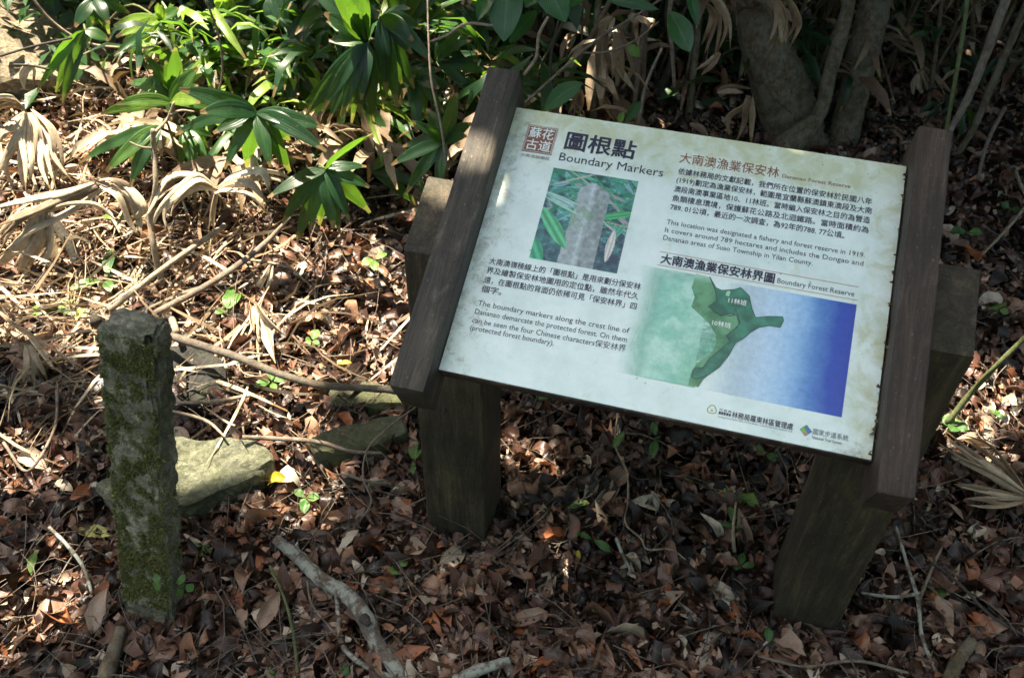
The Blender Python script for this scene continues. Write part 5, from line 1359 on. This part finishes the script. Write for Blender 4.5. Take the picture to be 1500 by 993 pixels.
dead('dead_palm_leaf', 'folded dead palm fan on the floor at the right edge', [
    ([(1500, 722, 1.20), (1450, 690, 1.25), (1412, 670, 1.3), (1378, 648, 1.36)], 12, 0.75),
    ([(1500, 724, 1.20), (1460, 700, 1.24), (1425, 672, 1.29), (1388, 642, 1.37)], 12, 0.6),
    ([(1502, 720, 1.20), (1480, 690, 1.25), (1450, 660, 1.3), (1410, 645, 1.36)], 9, 0.5),
    ([(1502, 728, 1.19), (1460, 722, 1.21), (1430, 718, 1.22), (1400, 713, 1.22)], 8, 0.6),
    ([(1502, 733, 1.18), (1470, 738, 1.18), (1440, 738, 1.18), (1418, 736, 1.18)], 8, 0.55),
    ([(1502, 732, 1.18), (1465, 731, 1.19), (1420, 727, 1.2)], 6, 0.7)])
dead('dead_palm_leaf', 'dry strips hanging from the title trunks', [
    ([(898, 25, 2.5), (888, 35, 2.5), (884, 52, 2.5)], 12, 0.5), ([(882, 48, 2.5), (884, 80, 2.5), (888, 112, 2.5)], 14, 0.2),
    ([(905, 45, 2.5), (910, 80, 2.5), (916, 115, 2.5)], 16, 0.35), ([(922, 22, 2.5), (936, 28, 2.5), (946, 40, 2.5), (938, 62, 2.5)], 16, 0.6), ([(898, 100, 2.5), (905, 118, 2.5), (902, 132, 2.5)], 7, 0.3),
    ([(848, 130, 2.45), (846, 150, 2.45), (842, 170, 2.45)], 12, 0.3), ([(885, 140, 2.5), (893, 160, 2.5), (902, 178, 2.5)], 10, 0.4)])
dead('dead_palm_leaf', 'dry curved strips hanging left of the thickest trunk', [
    ([(1038, -10, 2.4), (1052, 10, 2.4), (1062, 40, 2.4), (1055, 82, 2.4)], 12, 0.35), ([(1035, 5, 2.4), (1045, 25, 2.4), (1040, 50, 2.4), (1033, 72, 2.4)], 10, 0.2),
    ([(1055, 78, 2.4), (1040, 92, 2.4), (1022, 108, 2.4)], 10, 0.5), ([(1050, 135, 2.4), (1075, 130, 2.4), (1095, 135, 2.4)], 10, 0.15),
    ([(1098, 140, 2.4), (1094, 160, 2.4), (1086, 180, 2.4), (1078, 205, 2.4)], 17, 0.3), ([(1060, 100, 2.5), (1063, 120, 2.5), (1055, 140, 2.5)], 8, 0.1), ([(1010, 182, 2.3), (1030, 190, 2.3), (1042, 205, 2.3)], 8, 0.3)])
dead('dead_palm_leaf', 'two dry ribbons hanging in front of the thickest trunk', [
    ([(1130, -10, 2.4), (1142, 10, 2.4), (1146, 35, 2.4), (1138, 68, 2.4)], 14, 0.6), ([(1150, -10, 2.4), (1162, 15, 2.4), (1166, 40, 2.4), (1155, 62, 2.4)], 12, 0.45), ([(1140, 10, 2.4), (1147, 40, 2.4), (1149, 70, 2.4)], 8, 0.7)])
dead('dead_palm_leaf', 'crumpled dry leaf cluster caught behind the right rail', [
    ([(1350, 100, 3.0), (1362, 120, 3.0), (1370, 145, 3.0)], 14, 0.5), ([(1352, 105, 3.0), (1345, 125, 3.0), (1350, 140, 3.0)], 12, 0.7), ([(1355, 100, 3.0), (1375, 120, 3.0), (1388, 142, 3.0)], 8, 0.4),
    ([(1290, 55, 3.1), (1320, 62, 3.1), (1355, 75, 3.1)], 7, 0.3), ([(1296, 50, 3.1), (1330, 75, 3.1), (1365, 82, 3.1)], 5, 0.2), ([(1355, 75, 3.1), (1365, 100, 3.0), (1358, 120, 3.0)], 6, 0.3)])
# loose dead straw strips over the sunny bank
nS = 1500
labels_done = None
px_ = np.clip(R.normal(170, 160, nS), -60, 600); py_ = R.uniform(130, 620, nS)
Vs, Fs, Ts, Us = [], [], [], []
off = 0
for x, y in zip(px_, py_):
    p = np.array(atg(x, y)); L = R.uniform(0.06, 0.35); a = R.uniform(0, 6.28); el = abs(R.normal(0, 0.22))
    d = np.array([math.cos(a) * math.cos(el), math.sin(a) * math.cos(el), math.sin(el)])
    w = R.uniform(0.0015, 0.006); s_ = np.cross(d, R.normal(size=3)); s_ /= np.linalg.norm(s_)
    bend = R.normal(size=3) * 0.1 * L
    for k in range(6):
        t = k / 5; c_ = p + d * L * t + bend * 4 * t * (1 - t) + np.array([0, 0, 0.03]); ww = w * (1 - abs(2 * t - 1) * 0.7)
        Vs += [c_ - s_ * ww, c_ + s_ * ww]; Us += [(0, t), (1, t)]
        if k: Fs.append((off + 2 * k - 2, off + 2 * k - 1, off + 2 * k + 1, off + 2 * k))
    Ts += [R.uniform(0.2, 1)] * 12; off += 12
tag(link('dead_straw', np_mesh('dead_straw', np.array(Vs), np.array(Fs), True, np.array(Ts), np.array(Us)), ML['dry']), 'pale dry straw and shredded palm strips strewn over the sunny ground', 'straw', None, 'stuff')

# ================================================================== BROAD LEAVES AND SEEDLINGS
def leaf_between(name, p, q, wpx, m, tint, parent, up=0.08, view_bias=0.5):
    p, q = Vector(p), Vector(q)
    L = (q - p).length; d = dirv(p, q); view = dirv(CAMP, p)
    side = np.cross(d, np.array([0, 0, 1.0]) * (1 - view_bias) - view * view_bias + R.normal(size=3) * 0.12); side /= np.linalg.norm(side) + 1e-9
    w = wpx * (p - Vector(CAMP)).length / F_PX
    mid = p.lerp(q, 0.5) + Vector((0, 0, up * L))
    me = blade_mesh(name, [p, mid, q], w, side, tint, 8, 4, 0.02, 0.22, 1.0)
    return link(name, me, m, parent)
bl = empty('broadleaf_sapling', aty(745, -30, 2.0), 'glossy broad leaves hanging into the top edge right of the left rail', 'sapling')
tube('stem', [aty(700, -70, 2.1), aty(745, -40, 2.0), aty(820, -30, 2.0), aty(900, -20, 2.05), aty(985, -15, 2.05)], [0.004, 0.004, 0.0035, 0.003, 0.002], MB['twig'], bl, 6)
for (a, b, w, tn) in [((745, -45), (738, 62), 50, 0.5), ((722, -25), (700, 31), 22, 0.7), ((785, -50), (829, 34), 46, 0.6), ((786, 16), (746, 64), 22, 0.45), ((860, -10), (834, 12), 14, 0.8), ((889, 0), (965, 15), 16, 0.15), ((1008, -20), (1022, 40), 16, 0.25), ((982, 18), (1011, 77), 32, 0.6), ((795, -30), (770, 12), 26, 0.5)]:
    leaf_between('leaf', aty(*a, 2.0 + R.uniform(-.05, .05)), aty(*b, 1.93), w, ML['glossy'], tn, bl, 0.03, 0.7)
for px0 in (700, 745, 785, 860, 890, 985, 1008):
    pass
b2 = empty('broadleaf_seedling', atg(790, 200), 'single broad green leaf rising just above the panel edge', 'seedling')
tube('stem', [atg(790, 215), aty(792, 190, 2.0), aty(797, 162, 1.95)], [0.003, 0.0025, 0.002], MB['greenstem'], b2, 6)
leaf_between('leaf', aty(797, 162, 1.95), aty(854, 122, 1.95), 27, ML['glossy'], 0.8, b2, 0.08, 0.7)
b3 = empty('broadleaf_seedling', atg(912, 200), 'small pair of green leaves behind the panel top edge', 'seedling')
leaf_between('leaf', aty(906, 182, 1.9), aty(914, 164, 1.9), 10, ML['green'], 0.9, b3, 0.05, 0.7)
leaf_between('leaf', aty(916, 180, 2.0), aty(940, 148, 2.0), 14, ML['glossy'], 0.2, b3, 0.05, 0.7)
leaf_between('leaf', aty(918, 66, 2.3), aty(936, 84, 2.3), 14, ML['green'], 1.0, b3, 0.05, 0.7)

def seedling(px, py, leaves, label, h=0.05, tint=0.5, m='green', cat='seedling', group='green seedlings sprouting from the litter'):
    g = atg(px, py, 0.02)
    e = empty('seedling', g, label, cat, group)
    top = g + Vector((R.normal() * 0.005, 0.0, h))
    tube('stem', [g - Vector((0, 0, 0.03)), g + Vector((0.003, 0, h * 0.5)), top], [0.0014, 0.0012, 0.001], MB['greenstem'], e, 5, 0, 3)
    for (dx, dy, L, W) in leaves:      # image-plane direction in px from the top of the stem
        k = (g - Vector(CAMP)).length / F_PX
        q = top + Vector((dx * k, -dy * k * 1.1, R.uniform(-0.006, 0.01)))
        s = top.lerp(q, 0.12)
        leaf_between('leaf', s, q, W, ML[m], float(np.clip(tint + R.normal() * 0.12, 0, 1)), e, 0.08, 0.35)
    return e
seedling(402, 580, [(-22, 10, 0, 13), (18, -10, 0, 14), (-6, -20, 0, 12), (8, 18, 0, 10)], 'three leaved seedling just below the long fallen branch', 0.05, 0.7)
seedling(455, 745, [(-18, -10, 0, 11), (2, 24, 0, 14), (20, 2, 0, 14), (-6, 10, 0, 8)], 'rounded seedling between the marker stone and the near post', 0.04, 0.6)
seedling(605, 700, [(-8, -22, 0, 6), (4, -30, 0, 6), (14, -22, 0, 5), (2, 22, 0, 7)], 'narrow leaved sprout touching the near sign post', 0.06, 0.75)
seedling(590, 845, [(-8, 12, 0, 16), (10, -12, 0, 13)], 'two leaved seedling right of the lichen branch', 0.035, 0.8)
seedling(865, 805, [(-24, -10, 0, 9), (-12, 0, 0, 6), (24, 18, 0, 12), (10, 6, 0, 7)], 'seedling below the panel with one long glossy leaf', 0.04, 0.4)
seedling(956, 660, [(-4, -20, 0, 11), (2, 8, 0, 11), (-10, 36, 0, 13)], 'seedling stacked with three leaves under the panel', 0.05, 0.35)
seedling(1066, 790, [(0, -32, 0, 12), (-18, 0, 0, 8), (6, 6, 0, 6)], 'upright seedling below the panel beside a straw', 0.05, 0.6)
seedling(1078, 845, [(8, -20, 0, 11), (20, 0, 0, 9), (-10, 4, 0, 8)], 'dark green seedling left of the far sign post base', 0.04, 0.15)
seedling(1118, 955, [(2, -20, 0, 12), (6, 10, 0, 10)], 'short glossy seedling at the bottom right of the far post base', 0.03, 0.3)
seedling(1205, 945, [(-8, 2, 0, 7), (6, -4, 0, 7)], 'tiny two leaved sprout in front of the far post base', 0.02, 0.5)
seedling(808, 600, [(-24, 4, 0, 10), (14, -12, 0, 10), (-2, 12, 0, 6), (-30, -14, 0, 8)], 'seedling close below the lower panel edge right of the near post', 0.05, 0.5)
seedling(1112, 685, [(-10, -14, 0, 8), (14, 12, 0, 9), (18, 4, 0, 6)], 'dark seedling close under the panel near the far post', 0.05, 0.15)
seedling(1355, 870, [(-4, 20, 0, 20), (-14, 0, 0, 10)], 'dark green leaf sprout right of the far post', 0.03, 0.12)
seedling(1430, 690, [(-40, -20, 0, 18), (-30, 0, 0, 16), (-45, 0, 0, 14)], 'low green plant peeking out behind the right post', 0.05, 0.5) if False else seedling(1392, 640, [(-14, -12, 0, 18), (10, -8, 0, 18), (-10, 10, 0, 16), (14, 6, 0, 14)], 'low green plant peeking out behind the right post', 0.04, 0.5)
seedling(1450, 478, [(-2, -8, 0, 26), (10, 6, 0, 10)], 'bright lime leaf sprout on the floor right of the post', 0.06, 1.0)
seedling(1448, 622, [(-10, -4, 0, 7), (6, -8, 0, 8), (8, 6, 0, 7), (-4, 8, 0, 6)], 'small sprout in the sunny patch at the right edge', 0.04, 0.5)
seedling(1405, 372, [(-22, 0, 0, 14), (16, 6, 0, 12)], 'green leaves just above the top of the right post', 0.08, 0.4)
seedling(1468, 330, [(-10, -6, 0, 10), (8, 8, 0, 10)], 'dim seedling on the dark floor at the right edge', 0.06, 0.2)
seedling(300, 815, [(-14, -6, 0, 8), (12, -10, 0, 8), (4, 14, 0, 8), (16, 4, 0, 7)], 'small star shaped seedling right of the marker stone', 0.03, 0.55)
seedling(325, 800, [(-10, -6, 0, 7), (10, -4, 0, 7), (2, 10, 0, 7)], 'second small star seedling farther right of the marker stone', 0.03, 0.4)
seedling(455, 520, [(6, -18, 0, 14), (-8, 4, 0, 13), (12, 6, 0, 8)], 'sun bleached seedling in the bright patch above the long branch', 0.05, 0.95)
seedling(335, 480, [(-8, -30, 0, 12), (10, -34, 0, 14), (-14, 10, 0, 10), (-6, -50, 0, 12)], 'green sprout cluster in the sunlit sticks', 0.06, 0.7)
seedling(160, 430, [(-12, -60, 0, 16), (14, 22, 0, 14), (-40, 24, 0, 14)], 'long bladed green sprout behind the marker stone', 0.05, 0.7, 'palm')
seedling(82, 470, [(-30, 6, 0, 16), (30, -14, 0, 14), (36, 10, 0, 9)], 'arched green blades left behind the marker stone', 0.04, 0.85, 'palm')
seedling(455, 405, [(-14, 10, 0, 14), (6, -10, 0, 14)], 'pale lime sprout left of the sign post top', 0.06, 1.0) if False else seedling(555, 405, [(-18, 8, 0, 14), (16, -12, 0, 13), (2, 22, 0, 13)], 'lime sprout just left of the sign post top', 0.06, 1.0)
seedling(180, 355, [(-20, -10, 0, 9), (22, -30, 0, 9), (10, 14, 0, 8)], 'bright grass like sprout behind the leaning dark stick', 0.08, 0.9, 'palm')
iv = empty('ivy_sprig', atg(262, 850, 0.03), 'small ivy sprig climbing the lower right edge of the marker stone', 'ivy')
ivp = bF + AX * 0.13 + ex * 0.012 - ey * 0.010
tube('stem', [bF + AX * 0.01 + ex * 0.02 - ey * 0.015, bF + AX * 0.07 + ex * 0.008 - ey * 0.014, ivp], [0.0012, 0.001, 0.0008], MB['greenstem'], iv, 5, 0, 3)
for a, r_, s_ in ((0.4, 0.014, 16), (1.6, 0.02, 15), (2.7, 0.02, 13), (-0.6, 0.028, 12), (3.6, 0.026, 14), (-1.4, 0.03, 11)):
    c_ = ivp + Vector((math.cos(a), 0, math.sin(a))) * r_
    leaf_between('leaf', c_, c_ + Vector((math.cos(a) * 0.015, -0.004, math.sin(a) * 0.012 - 0.006)), s_, ML['green'], 0.65, iv, 0.05, 0.8)

# ================================================================== LEAF LITTER
tplL = [leaf_tpl(6, R.uniform(0.75, 1.15), R.uniform(0.2, 2.2), R.uniform(-0.5, 1.4), R.uniform(-1.8, 1.8), R.uniform(0.08, 0.3), R, R.uniform(0.22, 0.5), 2, 0.0 if R.random() < 0.8 else R.uniform(0, 0.3), 1.0 if R.random() < 0.8 else R.uniform(0.6, 1)) for _ in range(40)]
tplB = [leaf_tpl(2, 1.0, R.uniform(0.2, 1.5), R.uniform(-0.3, 0.8), R.uniform(-1, 1), 0.3, R, R.uniform(0.35, 0.9), 2) for _ in range(8)]
def blocked(x, y):
    b = np.zeros(len(x), bool)
    for (x0, d0) in ((PLx, 0.19), (0.6345 + 0.078 - 0.124, 0.19)):
        rx = (x - SO.x) * su.x + (y - SO.y) * su.y; ry = (x - SO.x) * sb.x + (y - SO.y) * sb.y
        b |= (rx > x0 - 0.005) & (rx < x0 + 0.129) & (ry > d0 - 0.005) & (ry < 0.317)
    rx = (x - stone_base.x) * ex.x + (y - stone_base.y) * ex.y; ry = (x - stone_base.x) * ey.x + (y - stone_base.y) * ey.y
    b |= (abs(rx) < hw + 0.01) & (abs(ry) < hd + 0.012)
    return b
def litter(name, n, ymax, size, zmax, tpl, label, cat, tilt=0.38, yexp=1.0, seedtint=None, ymin=0.55):
    y = ymin + (ymax - ymin) * R.random(n) ** yexp
    x = R.uniform(-1, 1, n) * (0.75 * y + 0.75)
    k = ~blocked(x, y); x, y = x[k], y[k]; n = len(x)
    z = ground_z(x, y) + zmax * R.random(n) ** 0.8 - 0.006
    t = np.clip(0.02 + 0.74 * R.random(n) ** 1.25 + 0.06 * np.sin(3 * x + 2 * y), 0, 1)
    u_ = R.random(n)
    t = np.where(u_ < 0.05, R.uniform(0.76, 0.84, n), np.where(u_ > 0.955, R.uniform(0.88, 1.0, n), np.minimum(t, 0.75)))
    me = scatter_mesh(name, tpl, np.stack([x, y, z], 1), R.uniform(0, 6.28, n), R.normal(0, tilt, n), R.normal(0, tilt * 1.3, n), R.uniform(*size, n) * np.where(R.random(n) < 0.1, 1.35, 1), t)
    o = link(name, me, ML['litter'])
    return tag(o, label, cat, None, 'stuff')
def skirt():
    xs, ys, zs = [], [], []
    def ring(corners, n):
        for _ in range(n):
            i = int(R.integers(0, 4)); a, b = corners[i], corners[(i + 1) % 4]; t = R.random()
            c_ = (corners[0] + corners[2]) / 2
            p = a.lerp(b, t); o_ = (p - c_).normalized() * R.uniform(0.006, 0.07)
            p = p + o_; xs.append(p.x); ys.append(p.y); zs.append(float(ground_z(p.x, p.y)) + R.uniform(0.02, 0.065) * (1 - o_.length / 0.09))
    for x0 in (PLx, 0.6345 + 0.078 - 0.124):
        c4 = [SO + su * (x0 + a) + sb * b for a, b in ((0, .19), (.124, .19), (.124, .312), (0, .312))]
        for c_ in c4: c_.z = 0
        ring(c4, 170)
    c4 = [stone_base + ex * a + ey * b for a, b in ((-hw, -hd), (hw, -hd), (hw, hd), (-hw, hd))]
    for c_ in c4: c_.z = 0
    ring(c4, 120)
    P = np.stack([xs, ys, zs], 1); n = len(P)
    me = scatter_mesh('leaf_litter', tplL, P, R.uniform(0, 6.28, n), R.normal(0, 0.6, n), R.normal(0, 0.6, n), R.uniform(0.035, 0.08, n), np.clip(0.75 * R.random(n), 0, 1))
    tag(link('leaf_litter', me, ML['litter']), 'dead leaves heaped against the feet of the posts and marker stone', 'leaf litter', None, 'stuff')
skirt()
litter('leaf_litter', 36000, 4.6, (0.035, 0.102), 0.06, tplL, 'deep layer of curled brown dead leaves covering the forest floor', 'leaf litter', 0.5, 1.35)
litter('leaf_crumbs', 80000, 4.2, (0.007, 0.028), 0.068, tplB, 'broken brown leaf fragments between the dead leaves', 'leaf litter', 0.6, 1.35)
litter('far_leaf_litter', 9000, 9.0, (0.05, 0.10), 0.06, tplC, 'dead leaves on the forest floor farther back', 'leaf litter', 0.4, 1.0, None, 4.3)
# fine twigs
nT = 9500
y = 0.55 + 4.0 * R.random(nT) ** 1.5; x = R.uniform(-1, 1, nT) * (0.75 * y + 0.7)
k = ~blocked(x, y); x, y = x[k], y[k]; nT = len(x)
P0 = np.stack([x, y, ground_z(x, y) + R.uniform(0.01, 0.07, nT)], 1)
a = R.uniform(0, 6.28, nT); L = R.uniform(0.02, 0.16, nT) * (1 + 0.6 * (x < 0)); el = R.normal(0, 0.16, nT)
D = np.stack([np.cos(a) * np.cos(el), np.sin(a) * np.cos(el), np.sin(el)], 1)
rr = R.uniform(0.0004, 0.0019, nT)
s1 = np.cross(D, [0, 0, 1.0]); s1 /= np.linalg.norm(s1, axis=1)[:, None]; s2 = np.cross(D, s1)
bend = R.normal(size=(nT, 3)) * 0.08 * L[:, None]
Vt = []
for q in range(4):
    t = q / 3
    c_ = P0 + D * (L * t)[:, None] + bend * 4 * t * (1 - t)
    for j in range(3):
        th = 2.094 * j
        Vt.append(c_ + (s1 * math.cos(th) + s2 * math.sin(th)) * (rr * (1 - 0.5 * t))[:, None])
Vt = np.stack(Vt, 1).reshape(-1, 3)
ft = np.array([(q * 3 + j, q * 3 + (j + 1) % 3, (q + 1) * 3 + (j + 1) % 3, (q + 1) * 3 + j) for q in range(3) for j in range(3)])
Ft = (ft[None] + (np.arange(nT) * 12)[:, None, None]).reshape(-1, 4)
tag(link('twig_litter', np_mesh('twig_litter', Vt, Ft), MB['twig']), 'thin broken twigs scattered through the dead leaves', 'twigs', None, 'stuff')

# single leaves one can pick out
big_tpl = []
for q in range(14):
    v, f, u_ = leaf_tpl(8, R.uniform(0.75, 1.15), R.uniform(0.3, 1.9), R.uniform(-0.2, 1.0), R.uniform(-1.4, 1.4), R.uniform(0.1, 0.22), R, R.uniform(0.28, 0.46), 4)
    big_tpl.append((v, f, u_))
kinds = [('dull dark brown dead leaf lying loose on the litter', 0.30, 'litter'), ('reddish brown dead leaf lying loose on the litter', 0.46, 'litter'), ('tan dead leaf lying loose on the litter', 0.62, 'litter'),
         ('rust orange dead leaf lying loose on the litter', 0.79, 'litter'), ('bleached beige dead leaf lying loose on the litter', 0.94, 'litter')]
leaf_meshes = {}
def leaf_mesh_for(ti, ki):
    if (ti, ki) not in leaf_meshes:
        v, f, u_ = big_tpl[ti]
        tv = kinds[ki][1]
        me = np_mesh('fallen_leaf', v, f, True, np.full(len(v), tv), u_)
        me.materials.append(ML[kinds[ki][2]])
        leaf_meshes[(ti, ki)] = me
    return leaf_meshes[(ti, ki)]
LANDMARKS = [(585, 770, 'left of the near sign post base'), (785, 775, 'right of the near sign post base'), (670, 845, 'in front of the near sign post base'), (1075, 880, 'left of the far sign post base'),
    (1310, 905, 'right of the far sign post base'), (1190, 960, 'in front of the far sign post base'), (330, 865, 'right of the marker stone base'), (125, 860, 'left of the marker stone base'),
    (230, 960, 'in front of the marker stone base'), (75, 690, 'left of the marker stone and level with its middle'), (420, 880, 'left of the lichen spotted branch'), (640, 930, 'right of the lichen spotted branch'),
    (350, 785, 'in front of the flat pale rock'), (860, 690, 'in the shade under the middle of the panel'), (1010, 745, 'under the panel beside the upright straw'), (960, 900, 'in open litter midway between both posts at the bottom'),
    (815, 960, 'right of the pale branch at the bottom edge'), (1420, 840, 'right of the forked grey twig'), (1450, 950, 'in the bottom right corner'), (45, 965, 'in the bottom left corner'),
    (40, 790, 'at the left edge above the slate pieces'), (540, 720, 'between the mossy rock and the near post'), (500, 860, 'above the lichen spotted branch'), (1080, 960, 'at the bottom edge left of the far post')]
shades = ['dull dark brown', 'reddish brown', 'tan', 'rust orange', 'bleached beige']
for lx, ly, where in LANDMARKS:
    for ki in range(5):
        for _try in range(20):
            px, py = lx + R.uniform(-52, 52), ly + R.uniform(-38, 38)
            g = atg(px, py, 0.052)
            if not blocked(np.array([g.x]), np.array([g.y]))[0]: break
        o = bpy.data.objects.new('fallen_leaf', leaf_mesh_for(int(R.integers(0, 14)), ki))
        COL.objects.link(o)
        s = R.uniform(0.045, 0.085) * (0.8 if ki == 4 else 1)
        o.location = g + Vector((0, 0, R.uniform(-0.008, 0.006))); o.scale = (s, s, s)
        o.rotation_euler = (R.normal(0, 0.4), R.normal(0, 0.45), R.uniform(0, 6.28))
        tag(o, shades[ki] + ' dead leaf lying ' + where, 'dead leaf', 'single dead leaves on top of the litter')
# particular leaves
def one_leaf(px, py, ang, Lpx, label, mkey, tint, tpl=2, up=0.058, tilt=(0.1, 0.1), cat='leaf'):
    g = atg(px, py, up)
    v, f, u_ = big_tpl[tpl]
    me = np_mesh('fallen_leaf', v, f, True, np.full(len(v), tint), u_)
    o = link('fallen_leaf', me, ML[mkey])
    s = Lpx * (g - Vector(CAMP)).length / F_PX
    o.location = g; o.scale = (s, s, s)
    o.rotation_euler = (tilt[0], tilt[1], math.radians(ang) - math.pi / 2)
    return tag(o, label, cat)
one_leaf(405, 705, 10, 42, 'bright yellow fallen leaf right of the flat rock', 'yellow', 0.0, 1)
one_leaf(130, 775, -10, 62, 'yellow green fallen leaf touching the left of the marker stone', 'yellow', 1.0, 3)
one_leaf(50, 822, -80, 40, 'pale green oval leaf on the litter at far left', 'green', 1.0, 5)
one_leaf(846, 737, 10, 38, 'fresh green leaf lying flat below the panel', 'green', 1.0, 4)
one_leaf(1097, 735, -45, 44, 'long green leaf lying below the panel near the far post', 'green', 1.0, 6)
one_leaf(905, 643, 60, 34, 'green leaf propped up just under the panel', 'green', 0.95, 7, 0.075, (0.5, 0.2))
one_leaf(1062, 722, 80, 20, 'tiny lime leaf below the lower panel edge', 'green', 1.0, 5)
one_leaf(868, 885, -60, 34, 'yellow green pointed leaf in the bottom centre litter', 'yellow', 1.0, 8)
one_leaf(848, 812, 90, 18, 'small yellow leaf scrap beside the long leaved seedling', 'yellow', 0.2, 9)
one_leaf(785, 815, 60, 50, 'dark red narrow leaf in the centre foreground', 'litter', 0.46, 3, 0.07)
one_leaf(862, 945, -80, 32, 'orange red curled leaf at the bottom centre', 'litter', 0.8, 10)
one_leaf(1065, 820, -25, 62, 'large rust brown leaf left of the far post base', 'litter', 0.76, 11)
one_leaf(1155, 935, -60, 66, 'large tan leaf leaning at the foot of the far post', 'litter', 0.66, 2, 0.06, (0.2, 0.3))
one_leaf(1430, 918, 85, 42, 'bright rust leaf at the lower right', 'litter', 0.8, 12)
one_leaf(1175, 685, 10, 36, 'rust leaf just right of the panel bottom, on shade', 'litter', 0.74, 4)
one_leaf(395, 893, 80, 56, 'upright tan leaf left of the dead grass stalk', 'litter', 0.72, 6, 0.065, (0.3, 0.4))
one_leaf(358, 900, -65, 48, 'folded tan leaf right of the marker stone base', 'litter', 0.66, 7)
one_leaf(376, 895, -70, 42, 'pale grey leaf beside the folded tan leaf', 'litter', 1.0, 8)
one_leaf(145, 895, 88, 60, 'copper brown leaf standing at the left foot of the marker stone', 'litter', 0.70, 9, 0.07, (0.4, 0.3))
one_leaf(475, 955, 15, 60, 'wide reddish leaf under the lichen branch shoot', 'litter', 0.58, 10)
one_leaf(505, 978, -50, 36, 'glossy dark green leaf at the bottom edge by the lichen branch', 'green', 0.1, 11)
one_leaf(400, 980, 80, 22, 'small lime green leaf at the bottom edge', 'green', 0.8, 12)
one_leaf(462, 905, 40, 50, 'greenish grey broad leaf under the lichen branch', 'litter', 0.97, 13)
one_leaf(503, 530, 0, 26, 'bright yellow orange leaf above the long fallen branch', 'yellow', 0.0, 4)
one_leaf(510, 790, 55, 44, 'pale beige leaf between lichen branch and near post', 'litter', 0.98, 5)
one_leaf(1390, 920, -80, 24, 'light brown leaf at the lower right corner', 'litter', 0.66, 6)
one_leaf(300, 715, 15, 1, 'x', 'litter', 0.6, 5) if False else None
one_leaf(388, 445, 0, 24, 'x', 'litter', 0.6, 5) if False else None
one_leaf(118, 460, 80, 22, 'lime yellow leaf left behind the marker stone', 'yellow', 0.9, 6, 0.12)
# debris caught along the right edge of the panel
dn = 70
V, F = [], []
for _ in range(dn):
    c_ = SL(0.5865 + R.normal(0, 0.0012), R.uniform(0.0, 0.44), 0.002); k = len(V); s_ = R.uniform(0.001, 0.003)
    for _j in range(4): V.append(c_ + Vector(R.normal(size=3) * s_))
    F += [(k, k + 1, k + 2), (k, k + 2, k + 3), (k, k + 1, k + 3)]
dbm = from_lists('edge_debris', V, F, False)
tag(link('edge_debris', dbm, MB['trunk']), 'crumbs of bark and leaf caught between panel and right rail', 'debris', None, 'stuff')
